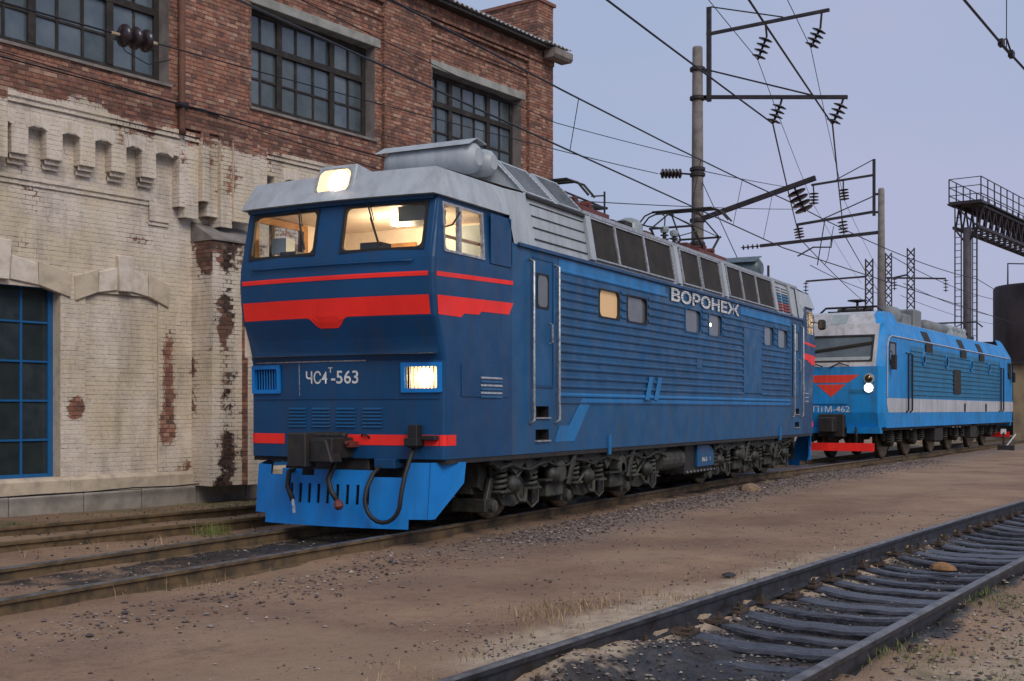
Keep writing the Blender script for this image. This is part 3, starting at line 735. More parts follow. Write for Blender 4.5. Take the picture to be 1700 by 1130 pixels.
# buttress with sloping cap
M['sootbrick'] = M['brick']
for off in (0, PER):
    u0, u1, pv, zt = 3.95 + off, 5.20 + off, .38, 4.62; bb = B()
    pfb = lambda u, z: max(0, .86 + .4 * nz2(u, z, 1.5, 2) + .2 * nz2(u, z, 6, 2) - .42 * math.exp(-((u - 4.30 - off) / .2) ** 2) - .35 * sm(3.6, 4.5, z))
    tb2 = lambda u, z: .09 + .5 * sm(-.25, .35, nz2(u * 3, z * .6, 1.2, 5) + abs(u - 4.35 - off) * .9)
    bricks(bb, face(pv), u0, u1, .12, zt, (), pfb, tint=tb2); bricks(bb, endl(u0), -pv, -LV, .12, zt, (), lambda a, z: max(0, .80 + .4 * nz2(a * 2, z, 1.3, 6) - .35 * sm(3.6, 4.4, z)), tint=tb2)
    bricks(bb, lambda a, z, o: (u1 + o, a, z), -pv, -LV, .12, zt, (), lambda a, z: .3)
    bricks(bb, face(pv + .16), u1 - .55, u1 - .05, .12, 3.7, (), lambda u, z: .82 + .4 * nz2(u, z, 1.2, 8), tint=tb2); bricks(bb, endl(u1 - .55), -pv - .16, -pv, .12, 3.7, (), lambda u, z: .3)
    kind(bb.build('buttress', M['brick'], dep), 'stuff')
    B().px([(-pv - .05, zt), (-pv - .05, zt + .03), (.20, zt + .38), (.20, zt)], u0 - .03, u1 + .03).build('buttress_cap', M['conc'], dep)
    B().px([(-pv - .2, 3.7), (-pv - .2, 3.74), (-pv, 3.95), (-pv, 3.7)], u1 - .6, u1).build('buttress_cap', M['lint'], dep)
# roof sheets, soffit, gutter, downpipe
u = U0 - .3; sh = pm('grey_slate_sheet', (.36,.37,.38), (.22,.22,.22), .8, 0, 3, bump=.3)
while u < 14.8:
    b = B(); n = 22; w = 1.08; sk = random.uniform(-.04, .04)
    for i in range(n + 1):
        t = u + w * i / n; z = .032 * math.cos(2 * math.pi * t / .18)
        for y, zz in ((-.50 + sk, 10.86), (4.5, 12.55)): b.v += [(t, y, zz + z), (t, y, zz + z - .012)]
    for i in range(n):
        q = i * 4; b.f += [(q, q+4, q+6, q+2), (q+1, q+3, q+7, q+5), (q, q+1, q+5, q+4)]
    b.build('roof_sheet', sh, dep, True); u += w - .06
B().px([(-.42, 10.74), (-.42, 10.80), (2.0, 11.6), (2.0, 10.74)], U0 - .2, 14.86).build('eaves_board', M['dark'], dep)
B().px([(-.56, 10.62), (-.5, 10.55), (-.2, 10.55), (-.2, 10.8), (-.56, 10.78)], 14.9, 15.72).build('gutter_end', M['conc'], dep)
dp = B().tube([(3.50, -.08, 10.6), (3.50, -.08, 6.62), (3.50, -.10, 6.50)], .065, 10).build('downpipe', pm('rusty_downpipe', (.10,.045,.03), (.16,.07,.05), .8, 0, 3, bump=.3), dep, True)
b = B(); b.tube([(3.62, -.12, 7.0), (3.9, -.15, 7.02), (4.3, -.15, 6.98)], .018, 5).box(3.40, 3.60, -.16, -.02, 6.98, 7.06); b.build('wire_bracket', M['steel'], dep)
B().tube([(U0 + i * .9, .0 - .006, .10 + .012 * math.sin(i * 2.7) + .005*i) for i in range(20)], .012, 5).build('wall_cable', M['wire'], dep)
# ------------------------------------------------------------------ blue locomotive
loco = empty('electric_locomotive', (12.46, 8.875, 0), 0, 'dark blue electric locomotive with red stripes and glowing cab beside the depot', 'locomotive')
PR = [(.92, 0), (1.30, 0), (1.66, 0), (2.12, -.01), (2.40, -.10), (2.64, -.20), (2.90, -.245), (3.15, -.26), (3.34, -.245), (4.12, -.085)]
def prof(z):
    for (z0, x0), (z1, x1) in zip(PR, PR[1:]):
        if z <= z1: return x0 + (x1 - x0) * (z - z0) / (z1 - z0)
    return PR[-1][1]
BOW, HWF, HW, LEN = .10, 1.41, 1.475, 18.45
def hw(z): return HW - (.04 * (z - 3.34) / .78 if z > 3.34 else 0)
def fxy(y, z, o=0): return prof(z) - BOW * (1 - (y / HWF) ** 2) - o
EYS = [i * HWF / 7 for i in range(-7, 8)]
ZS = [p[0] for p in PR]
def mfront(x): return x
def mrear(x): return LEN - (x if x < 0 else .62 * x)
def text_front(T, y0, y1, z0, z1, off=.006):
    return lambda a, b: (fxy(a, b, off), a, b)
def cab(mx, front):
    P = lambda x, y, z: (mx(x), y, z)
    S = lambda y, z, o=0: P(fxy(y, z, o), y, z)
    fw = [(-1.33, -.17, 3.44, 4.03), (.21, 1.31, 3.44, 4.03)]
    hl = [(-1.40, -.95, 1.765, 2.06), (.98, 1.40, 1.765, 2.06)]
    b = B().cells(lambda y, z: S(y, z), EYS, ZS, fw + hl)
    for s in (-1, 1):                                           # rounded corner posts
        n = 3
        for (z0, z1) in zip(ZS, ZS[1:]):
            for i in range(n):
                q = []
                for z, t in ((z0, i), (z0, i+1), (z1, i+1), (z1, i)):
                    a = R(90 * t / n); w = hw(z) - HWF; q.append(P(prof(z) + .065 * (1 - math.cos(a)), s * (HWF + w * math.sin(a)), z))
                b.quad(*q)
    front_o = b.build('front_panel', M['blue'], loco)
    for h in fw:
        w = B().ring(lambda a, z, o: S(a, z, o), h[0] - .004, h[1] + .004, h[2] - .004, h[3] + .004, .035, .07, .014, .03).build('windscreen_frame', M['black'], loco)
        B().cells(lambda y, z: S(y, z, -.015), [h[0] + (h[1]-h[0]) * i / 5 for i in range(6)], [h[2], h[3]]).build('pane', M['glass'], w)
    for s in (-1, 1):
        w0, w1 = 3.43, 4.03
        b = B().cells(lambda x, z: P(x, s * hw(z), z), [-.02, .0, 1.02, 1.76], [3.34, w0, w1, 4.12], [(.0, 1.0, w0, w1)])
        for z0, z1 in zip(ZS[-2:], ZS[-1:]): b.quad(P(prof(z0) + .065, s * hw(z0), z0), P(-.02, s * hw(z0), z0), P(-.02, s * hw(z1), z1), P(prof(z1) + .065, s * hw(z1), z1))
        for z0, z1 in zip(ZS[:-2], ZS[1:-1]): b.quad(P(prof(z0) + .065, s * HW, z0), P(1.76, s * HW, z0), P(1.76, s * HW, z1), P(prof(z1) + .065, s * HW, z1))
        b.build('cab_side', M['blue'], loco)
        w = B().ring(lambda a, z, o: P(a, s * (hw(z) + o), z), -.003, 1.003, w0 - .003, w1 + .003, .03, .05, .012, .03)
        w.box(*sorted((mx(.36), mx(.42))), *sorted((s * (hw(3.8) - .03), s * (hw(3.8) + .02))), w0 + .02, w1 - .02); wo_ = w.build('side_window_frame', M['silver'] if s < 0 else M['black'], loco)
        B().quad(P(.0, s * (HW - .03), w0), P(.39, s * (HW - .03), w0), P(.39, s * (HW - .06), w1), P(.0, s * (HW - .06), w1)).build('pane', M['glass'], wo_)
        B().quad(P(.39, s * (HW - .04), w0), P(1.0, s * (HW - .04), w0), P(1.0, s * (HW - .07), w1), P(.39, s * (HW - .07), w1)).build('pane', M['glass'], wo_)
    # grey cab roof with overhanging lip
    b = B(); n = 8
    lip = lambda y: prof(4.1) - .13 - BOW * (1 - (y / 1.5) ** 2)
    up = lambda y: prof(4.1) + .10 - BOW * .8 * (1 - (y / 1.5) ** 2)
    ys = [-1.46 + 2.92 * i / n for i in range(n + 1)]
    for y0, y1 in zip(ys, ys[1:]):
        k0, k1 = y0 * .94, y1 * .94
        b.quad(P(lip(y0), y0, 4.10), P(lip(y1), y1, 4.10), P(up(k1), k1, 4.46), P(up(k0), k0, 4.46))
        b.quad(P(lip(y0), y0, 4.10), P(lip(y1), y1, 4.10), P(prof(4.1), y1, 4.10), P(prof(4.1), y0, 4.10))
        b.quad(P(up(k0), k0, 4.46), P(up(k1), k1, 4.46), P(2.35, k1, 4.52), P(2.35, k0, 4.52))
    for s in (-1, 1):
        ye, yt = 1.50 * s, 1.37 * s
        b.quad(P(lip(1.46), 1.46*s, 4.10), P(.05, ye, 4.09), P(.25, yt, 4.46), P(up(1.37), yt, 4.46))
        b.quad(P(.05, ye, 4.09), P(1.62, ye, 4.09), P(1.70, yt, 4.47), P(.25, yt, 4.46))
        b.quad(P(1.62, ye, 4.09), P(1.80, 1.485*s, 3.74), P(2.35, 1.485*s, 3.74), P(2.35, yt, 4.50), P(1.70, yt, 4.47))
        b.quad(P(lip(1.46), 1.46*s, 4.10), P(.05, ye, 4.09), P(.05, 1.42*s, 4.09), P(0, 1.42*s, 4.10))
        b.quad(P(.05, ye, 4.09), P(1.62, ye, 4.09), P(1.62, 1.42*s, 4.09), P(.05, 1.42*s, 4.09))
    b.build('cab_roof', M['grey'], loco)
    # dark visor strip under the lip
    B().cells(lambda y, z: S(y, z, .03 + (z - 4.05) * .5), EYS, [4.05, 4.10]).build('rain_strip', M['blue'], loco)
    # roof headlight
    hb = B()
    pts = [(-.30, 4.16), (.36, 4.16), (.29, 4.58), (-.27, 4.58)]
    def hx(z): return -.225 + .16 * (z - 4.16) / .42
    hb.prism(pts, lambda a, z: P(hx(z) - .02, a, z), lambda a, z: P(.55, a, z if z < 4.3 else 4.50))
    ho = hb.build('headlight_housing', M['grey'], loco, bevel=.015)
    B().ring(lambda a, z, o: P(hx(z) - .022 - o, a, z), -.24, .29, 4.19, 4.545, .02, .11, .006, .004, .10).build('headlight_rim', M['silver'], ho)
    B().cells(lambda a, z: P(hx(z) - .025, a, z), [-.21, .0, .26], [4.215, 4.36, 4.52]).build('headlight_glass', M['refl'] if front else M['dpane'], ho)
    c = B()
    for i in range(20):
        a0, a1 = 2*math.pi*i/20, 2*math.pi*(i+1)/20
        c.quad(P(hx(4.37) - .03, -.04, 4.37), P(hx(4.37 + .13*math.sin(a0)) - .029, -.04 + .145*math.cos(a0), 4.37 + .13*math.sin(a0)), P(hx(4.37 + .13*math.sin(a1)) - .029, -.04 + .145*math.cos(a1), 4.37 + .13*math.sin(a1)))
    c.build('headlight_bulb', M['bulb'] if front else M['dpane'], ho)
    # red bands
    def band(name, y0, y1, zt, zb, mat, n=22, m=3, off=.005):
        b = B()
        for i in range(n):
            for j in range(m):
                q = []
                for ii, jj in ((i, j), (i+1, j), (i+1, j+1), (i, j+1)):
                    y = y0 + (y1 - y0) * ii / n; z = zb(y) + (zt(y) - zb(y)) * jj / m; q.append(S(y, z, off))
                b.quad(*q)
        return b.build(name, mat, loco)
    def notch(y):
        a = abs(y - .03); return 2.66 if a > .27 else (2.53 if a < .16 else 2.53 + (a - .16) / .11 * .13)
    band('red_stripe', -1.405, 1.405, lambda y: 3.17, lambda y: 3.115, M['red'])
    band('red_band', -1.405, 1.405, lambda y: 2.89, notch, M['red'], 52, 5)
    for a, c in ((.87, 1.41), (-1.405, -.10)): band('red_band', a, c, lambda y: 1.215, lambda y: 1.085, M['red'], 6, 1)
    for s in (-1, 1):
        Y = s * (HW + .004); Q = lambda pts, nm, mt: B().quad(*[P(x, Y, z) for x, z in pts]).build(nm, mt, loco)
        Q([(-.19, 3.115), (1.78, 3.18), (1.78, 3.235), (-.19, 3.17)], 'red_stripe', M['red'])
        Q([(-.15, 2.66), (.40, 2.66), (.47, 2.71), (.84, 2.72), (.91, 2.765), (1.66, 2.78), (1.79, 2.94), (-.17, 2.89)], 'red_band', M['red'])
        Q([(.065, 1.085), (.27, 1.085), (.27, 1.215), (.065, 1.215)], 'red_band', M['red'])
        cb = B()
        for i in range(3):
            q = []
            for z, t in ((1.085, i), (1.085, i+1), (1.215, i+1), (1.215, i)):
                a = R(90 * t / 3); q.append(P(.065 * (1 - math.cos(a)) - .005, s * (HWF + .065 * math.sin(a) + .004), z))
            cb.quad(*q)
        cb.build('red_band', M['red'], loco)
        # hatch with louvres on the cab side
        hp = B().box(*sorted((mx(.40), mx(1.64))), *sorted((s * (HW + .001), s * (HW + .010))), 1.68, 2.09).build('side_hatch', M['blue'], loco, bevel=.004)
        for i in range(6): B().prism([(0, 0), (.012, .006), (.0, .03)], lambda a, z: P(.88, s * (HW + .012 + a), 1.67 + i * .048 + z), lambda a, z: P(1.45, s * (HW + .012 + a), 1.67 + i * .048 + z)).build('louvre', M['silver'] if i % 2 else M['blue2'], hp)
    # marker lamps
    for i, h in enumerate(hl):
        f = B().ring(lambda a, z, o: S(a, z, o), h[0] - .04, h[1] + .04, h[2] - .035, h[3] + .035, .05, .02, .03, .03)
        f.cells(lambda y, z: S(y, z, -.10), [h[0], h[1]], [h[2], h[3]])
        fo = f.build('marker_lamp', M['lblue'], loco)
        lit = front and i == 0
        B().cells(lambda y, z: S(y, z, -.085), [h[0] + .01, h[1] - .01], [h[2] + .01, h[3] - .01]).build('lamp_reflector', M['refl'] if lit else M['dark'], fo)
        if lit:
            yc_, zc_ = (h[0] + h[1]) / 2 - .0, 1.915
            B().lathe(S(yc_, zc_, -.084), (-1, 0, 0), [(0, .115), (.03, .11), (.035, .02)], 20).build('lamp_glass', M['lamp'], fo)
        for k in range(9):
            y = h[0] + .02 + (h[1] - h[0] - .04) * k / 8
            B().beam(S(y, h[2], -.01), S(y, h[3], -.01), .012).build('lamp_bar', M['lblue'] if not lit else M['silver'], fo)
    # seams, hand rail, louvres
    sm_ = B()
    for y, z0, z1 in ((.62, 1.70, 2.10),): sm_.beam(S(y, z0, .003), S(y, z1, .003), .008)
    sm_.build('panel_seam', M['silver'], loco)
    for z in (1.665,): B().cells(lambda y, zz: S(y, zz, .012), EYS, [z - .012, z + .012]).build('panel_ledge', M['blue'], loco)
    B().cells(lambda y, zz: S(y, zz, .010), [-.42, 0, .5, 1.0, 1.36], [2.12, 2.135]).build('hand_ledge', M['silver'], loco)
    B().tube([S(y, 3.30, .03) for y in EYS[1:-1]], .012, 6).build('handrail', M['blue'], loco, True)
    for g in range(4):
        y0 = -.64 + g * .385
        for i in range(6):
            z = 1.30 + i * .044
            B().prism([(.0, 0), (.022, .004), (.016, .016), (0, .026)], lambda a, zz: S(y0, z + zz, a), lambda a, zz: S(y0 + .28, z + zz, a)).build('louvre', M['blue2'], front_o)
    if front:
        text_mesh('ЧС4', M['white'], lambda a, z: S(a, z, .006), .51, .17, 1.845, 2.01, 'number_lettering', loco, .012)
        text_mesh('т', M['white'], lambda a, z: S(a, z, .006), .155, .085, 1.985, 2.05, 'number_lettering', loco)
        text_mesh('-563', M['white'], lambda a, z: S(a, z, .006), .11, -.30, 1.845, 2.01, 'number_lettering', loco, .012)
    # wipers
    for y, dy in ((-.50, -.20), (.55, -.16)):
        w = B(); w.tube([S(y, 4.07, .03), S(y + dy * .55, 3.82, .04), S(y + dy, 3.60, .03)], .011, 5); w.tube([S(y - .04, 4.05, .03), S(y + dy * .5 - .04, 3.82, .04)], .007, 4)
        w.beam(S(y + dy*.4 , 3.86, .03), S(y + dy * 1.15, 3.52, .02), .02); w.build('wiper', M['black'], loco)
    B().tube([P(.0, -1.49, 3.72), P(.12, -1.52, 3.76), P(.3, -1.52, 3.93)], .012, 5).build('mirror_arm', M['black'], loco)
    B().box(*sorted((mx(1.15), mx(1.72))), -HW - .012, -HW - .001, 3.40, 4.05).build('side_plate', M['blue'], loco, bevel=.006)
    # inside the cab
    it = B(); x0, x1 = .12, 2.0
    it.quad(P(x1, -1.40, 2.2), P(x1, 1.40, 2.2), P(x1, 1.40, 4.4), P(x1, -1.40, 4.4)); it.quad(P(x0 - .3, 1.43, 2.2), P(x1, 1.43, 2.2), P(x1, 1.43, 3.42), P(x0 - .3, 1.43, 3.42)); it.quad(P(1.02, 1.41, 3.42), P(x1, 1.41, 3.42), P(x1, 1.39, 4.08), P(1.02, 1.39, 4.08)); it.quad(P(1.02, -1.41, 3.42), P(x1, -1.41, 3.42), P(x1, -1.39, 4.08), P(1.02, -1.39, 4.08))
    it.quad(P(-.1, -1.40, 4.085), P(x1, -1.40, 4.085), P(x1, 1.40, 4.085), P(-.1, 1.40, 4.085)); it.quad(P(x0 - .3, -1.4, 2.2), P(x1, -1.4, 2.2), P(x1, 1.4, 2.2), P(x0 - .3, 1.4, 2.2))
    it.build('cab_interior', M['cream'], loco)
    B().box(*sorted((mx(-.16), mx(.35))), -1.3, 1.3, 2.9, 3.38).build('driver_desk', M['panelg'], loco)
    B().box(*sorted((mx(.0), mx(.25))), -.55, -.25, 3.38, 3.60).box(*sorted((mx(.0), mx(.2))), .75, 1.0, 3.38, 3.56).build('desk_instruments', M['dark'], loco)
    B().box(*sorted((mx(1.55), mx(1.98))), -1.25, -.72, 2.2, 3.98).build('cab_cabinet', M['panelg'], loco)
    B().box(*sorted((mx(1.93), mx(1.99))), .15, .85, 2.2, 3.88).box(*sorted((mx(1.95), mx(1.995))), -.66, .1, 3.62, 3.66).build('cab_door', M['wood'], loco)
    B().box(*sorted((mx(1.92), mx(1.992))), .24, .76, 2.3, 3.80).build('door_leaf', M['cream'], loco)
    B().box(*sorted((mx(.95), mx(1.9))), 1.36, 1.40, 3.55, 3.60).box(*sorted((mx(.0), mx(1.9))), -1.395, -1.36, 3.62, 3.655).build('cab_rail', M['wood'], loco)
    B().ring(lambda a, z, o: P(a, 1.40 - o, z), -.05, 1.08, 3.38, 4.07, .09, .02, .03, 0).build('window_trim', M['wood'], loco)
    B().box(*sorted((mx(.30), mx(.75))), -1.05, -.62, 3.88, 4.07).build('overhead_console', M['panelg'], loco)
    B().box(*sorted((mx(.1), mx(.28))), .98, 1.22, 3.56, 3.76).tube([P(.2, 1.1, 3.38), P(.2, 1.1, 3.56)], .02, 6).build('radio_set', M['panelg'], loco)
    B().box(*sorted((mx(1.05), mx(1.20))), -.35, -.02, 3.98, 4.07).build('cab_lamp', M['cablamp'], loco)
    if front or True:
        L = bpy.data.lights.new('cab_light', 'POINT'); L.energy = 60 if front else 150; L.color = (1, .74, .46) if front else (1, .6, .25); L.shadow_soft_size = .12
        lo = bpy.data.objects.new('cab_light', L); COL.objects.link(lo); lo.parent = loco; lo.location = P(1.1, -.2, 3.84)
    # plough
    pb_ = B(); pw = [(-1.30, -.13), (-1.08, -.20), (-.6, -.28), (0, -.31), (.6, -.28), (1.08, -.20), (1.30, -.13)]
    def pxx(y):
        for (a, xa), (c, xc) in zip(pw, pw[1:]):
            if y <= c: return xa + (xc - xa) * (y - a) / (c - a)
        return pw[-1][1]
    slots = [(.63 - k * .145 - .025, .63 - k * .145 + .025, .36, .60) for k in range(9)]
    F = lambda y, z: P(pxx(y) + (z - .1) * .10, y, z)
    pb_.cells(F, [-1.30, -1.08, -.6, 0, .6, 1.08, 1.30], [.20, .70], slots)
    pb_.cells(F, [-1.08, -.6, 0, .6, 1.08], [.08, .20])
    pb_.cells(F, [-.60, -.55, .28], [.70, .78]); pb_.cells(F, [.48, .82], [.70, .78]); pb_.cells(F, [1.05, 1.30], [.70, .82])
    pb_.cells(F, [-1.30, -1.12], [.70, .88]); pb_.quad(F(-1.12, .70), F(-.98, .70), F(-1.06, .88), F(-1.12, .88))
    for s in (-1, 1): pb_.quad(F(1.30*s, .20), P(.0, 1.33*s, .20), P(.42, 1.49*s, .62), P(.47, 1.49*s, .875), F(1.30*s, .88 if s < 0 else .82))
    po = pb_.build('snow_plough', M['lblue'], loco); md = po.modifiers.new('solid', 'SOLIDIFY'); md.thickness = .02; md.offset = 1
    # coupler and hoses
    c = B(); c.box(*sorted((mx(-.55), mx(.1))), -.22, .20, .92, 1.18); c.box(*sorted((mx(-.68), mx(-.45))), .08, .36, .82, 1.24); c.prism([(-.26, .88), (.08, .88), (.08, 1.16), (-.16, 1.16)], lambda a, z: P(-.60, a, z), lambda a, z: P(-.38, a, z)); c.cyl(P(-.25, -.22, 1.2), P(-.25, .3, 1.2), .05, n=10); c.box(*sorted((mx(-.06), mx(.1))), -.42, .46, .74, 1.22)
    c.build('coupler', M['dark'], loco, bevel=.03); B().box(*sorted((mx(.12), mx(.3))), -1.0, 1.0, .25, .80).build('plough_slot_shade', M['dark'], loco)  # dark box added behind the plough slots, standing in for shade
    B().tube([P(-.05, .62, .82), P(-.30, .62, .74), P(-.38, .58, .56), P(-.42, .47, .40)], .035, 8).build('brake_hose', M['black'], loco, True)
    B().tube([P(-.42, .47, .41), P(-.43, .45, .33), P(-.43, .44, .24)], .02, 6).build('hose_end', M['silver'], loco)
    B().tube([P(-.05, -.12, 1.05), P(-.28, -.06, .84), P(-.38, -.04, .66), P(-.42, -.12, .52), P(-.43, -.22, .40)], .035, 8).build('brake_hose', M['black'], loco, True)
    B().lathe(P(-.43, -.22, .42), (-.1, -.3, -1), [(0, .035), (.03, .055), (.09, .06), (.12, .03)], 10).build('hose_end', M['redbrown'], loco)
    B().tube([P(-.02, -.18, 1.16), P(-.2, -.22, 1.12), P(-.34, -.28, 1.12)], .02, 6).box(*sorted((mx(-.28), mx(.0))), -.30, -.10, 1.06, 1.13).build('uncoupling_lever', M['redbrown'], loco)
    B().tube([P(-.10, -1.11, 1.08), P(-.20, -1.12, .95), P(-.32, -1.12, .75), P(-.38, -1.11, .55)] + [P(-.40, -.85 - .255 * math.cos(math.pi * i / 10), .44 - .27 * math.sin(math.pi * i / 10)) for i in range(11)] + [P(-.36, -.60, .58), P(-.24, -.61, .74), P(-.08, -.64, .86)], .027, 8).build('heating_cable', M['black'], loco, True)
    B().box(*sorted((mx(-.16), mx(.0))), -1.18, -1.05, 1.06, 1.34).box(*sorted((mx(-.20), mx(-.02))), -1.21, -1.02, 1.08, 1.18).box(*sorted((mx(-.10), mx(.0))), -1.4, -1.2, 1.15, 1.21).build('cable_socket', M['black'], loco, bevel=.01)
    B().box(*sorted((mx(-.14), mx(.1))), -.85, -.55, .80, .92).build('junction_box', M['blue'], loco, bevel=.01)
    B().tube([P(-.02, -.30, 1.12), P(-.12, -.36, 1.22), P(-.12, -.45, 1.20), P(-.02, -.48, 1.10)], .012, 5).build('shunter_handle', M['black'], loco)
cab(mfront, True); cab(mrear, False)
# --- body sides
SW = [(4.66, 5.48), (5.81, 6.70), (8.63, 9.52), (9.99, 10.83), (13.88, 14.67), (15.03, 15.89)]
WZ = (2.955, 3.40)
STEPS = [(2.46, 2.88, 1.40, 1.57), (2.46, 2.88, 1.08, 1.245), (16.62, 17.0, 1.40, 1.55), (16.62, 17.0, 1.08, 1.22)]
for s in (-1, 1):
    holes = [(a, c) + WZ for a, c in SW] + STEPS
    xe = mrear(1.76)
    B().cells(lambda x, z: (x, s * HW, z), [1.76, xe], [.92, 1.66, 3.76], holes).build('side_wall', M['blue2'], loco)
    b = B()
    for h in STEPS:
        y0, y1 = s * HW, s * (HW - .16); a, c, z0, z1 = h
        b.quad((a, y1, z0), (c, y1, z0), (c, y1, z1), (a, y1, z1)); b.quad((a, y0, z0), (c, y0, z0), (c, y1, z0), (a, y1, z0)); b.quad((a, y0, z1), (c, y0, z1), (c, y1, z1), (a, y1, z1)); b.quad((a, y0, z0), (a, y1, z0), (a, y1, z1), (a, y0, z1)); b.quad((c, y0, z0), (c, y1, z0), (c, y1, z1), (c, y0, z1))
    b.build('step_recess', M['black'], loco)
    for h in STEPS: B().box(h[0] - .02, h[1] + .02, *sorted((s * (HW + .03), s * (HW - .1))), h[2] - .005, h[2] + .015).build('step_tread', M['silver'], loco)
    for i, (a, c) in enumerate(SW):
        f = B().ring(lambda x, z, o: (x, s * (HW + o), z), a - .004, c + .004, WZ[0] - .004, WZ[1] + .004, .022, .10, .012, .035).build('side_window_frame', M['black'] if i in (0, 1) else M['blue'], loco)
        B().quad((a, s * (HW - .03), WZ[0]), (c, s * (HW - .03), WZ[0]), (c, s * (HW - .03), WZ[1]), (a, s * (HW - .03), WZ[1])).build('pane', M['glow'] if i == 0 else M['pane'], f)
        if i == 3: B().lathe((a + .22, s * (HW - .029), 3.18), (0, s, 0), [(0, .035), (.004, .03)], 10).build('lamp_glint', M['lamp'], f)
    # ribs of the corrugated skin
    blank = (12.27, 13.68, 1.86, 3.26)
    for k in range(15):
        z = 1.735 + k * .128; segs = [(3.2, 16.15)]
        for h in [(a - .06, c + .06, WZ[0] - .05, WZ[1] + .05) for a, c in SW] + [(blank[0], blank[1], blank[2], blank[3]), (9.25, 9.62, 2.28, 2.5), (7.7, 12.1, 3.47, 3.75)]:
            if h[2] < z < h[3]:
                ns = []
                for p, q in segs:
                    if q <= h[0] or p >= h[1]: ns.append((p, q)); continue
                    if p < h[0]: ns.append((p, h[0]))
                    if q > h[1]: ns.append((h[1], q))
                segs = ns
        b = B()
        for p, q in segs: b.prism([(0, -.034), (.021, -.022), (.026, 0), (.021, .022), (0, .034)], lambda y, zz: (p, s * (HW + y - .003), z + zz), lambda y, zz: (q, s * (HW + y - .003), z + zz))
        b.build('side_rib', M['stripe'] if 3.5 < z < 3.66 else (M['stripe'] if k == 0 else M['blue2']), loco)
    Q = lambda pts, nm, mt, o=.004: B().quad(*[(x, s * (HW + o), z) for x, z in pts]).build(nm, mt, loco)
    Q([(3.2, 3.54), (7.6, 3.54), (7.6, 3.70), (3.2, 3.70)], 'upper_stripe', M['stripe']); Q([(12.1, 3.54), (16.1, 3.54), (16.1, 3.70), (12.1, 3.70)], 'upper_stripe', M['stripe'])
    Q([(4.25, 1.60), (6.45, 1.60), (6.52, 1.69), (4.25, 1.69)], 'lower_stripe', M['stripe']); Q([(6.85, 1.60), (16.2, 1.60), (16.2, 1.69), (6.95, 1.69)], 'lower_stripe', M['stripe'])
    Q([(3.05, 1.06), (3.74, 1.06), (4.30, 1.60), (4.25, 1.69), (4.02, 1.69), (3.55, 1.29), (3.22, 1.29)], 'lower_stripe', M['stripe'], .006)
    for o in (0, .42): Q([(6.55 + o, 1.69), (6.75 + o, 1.69), (6.95 + o, 2.08), (6.75 + o, 2.08)], 'slash_mark', M['stripe'], .03)
    B().box(9.27, 9.60, *sorted((s * HW, s * (HW + .012))), 2.30, 2.48).build('cover_plate', M['blue2'], loco)
    B().box(blank[0] + .02, blank[1] - .02, *sorted((s * HW, s * (HW + .02))), blank[2] + .01, blank[3] - .01).build('access_panel', M['blue2'], loco, bevel=.006)
    B().box(1.9, xe, *sorted((s * (HW - .01), s * (HW + .045))), 3.72, 3.765).build('rain_gutter', M['blue'], loco)
    B().box(3.2, 16.3, *sorted((s * HW, s * (HW + .022))), 1.615, 1.635).build('waist_ledge', M['blue2'], loco)
    for d0, d1 in ((2.40, 2.98), (16.40, 17.05)):
        f = B().ring(lambda x, z, o: (x, s * (HW + o), z), d0 - .03, d1 + .03, 1.83, 3.63, .025, .01, .016, 0).build('door_frame', M['blue'], loco)
        dr = B().box(d0, d1, *sorted((s * HW, s * (HW + .009))), 1.86, 3.60).build('side_door', M['blue2'], loco)
        x0, x1 = d0 + (d1 - d0) * .13, d0 + (d1 - d0) * .78
        B().ring(lambda x, z, o: (x, s * (HW + .009 + o), z), x0, x1, 2.93, 3.42, .025, .08, .012, 0).build('door_window_frame', M['black'], dr)
        B().quad((x0, s * (HW + .012), 2.93), (x1, s * (HW + .012), 2.93), (x1, s * (HW + .012), 3.42), (x0, s * (HW + .012), 3.42)).build('pane', M['pane'], dr)
        B().tube([(d1 - .10, s * (HW + .01), 2.74), (d1 - .10, s * (HW + .06), 2.72), (d1 - .10, s * (HW + .06), 2.47), (d1 - .10, s * (HW + .01), 2.45)], .013, 6).build('door_handle', M['silver'], dr)
    for x in (2.27, 3.08, 16.32, 17.16):
        B().tube([(x, s * HW, 3.58), (x, s * (HW + .07), 3.55), (x, s * (HW + .07), 1.62), (x + .04, s * (HW + .06), 1.5), (x + .04, s * (HW + .06), 1.38), (x, s * HW, 1.33)], .02, 8).build('grab_rail', M['silver'], loco, True)
    text_mesh('ВОРОНЕЖ', M['white'], lambda a, z: (a, s * (HW + .024), z), *((7.85, 11.95) if s < 0 else (11.95, 7.85)), 3.46, 3.70, 'name_lettering', loco, .03)
    for zz in (3.53, 3.58, 3.63, 3.67): B().box(7.8, 12.0, *sorted((s * (HW + .024), s * (HW + .0265))), zz - .0035, zz + .0035).build('lettering_score', M['blue2'], loco)
B().box(.05, LEN - .05, -HW + .01, HW - .01, .86, .93).build('underframe', M['dark'], loco)
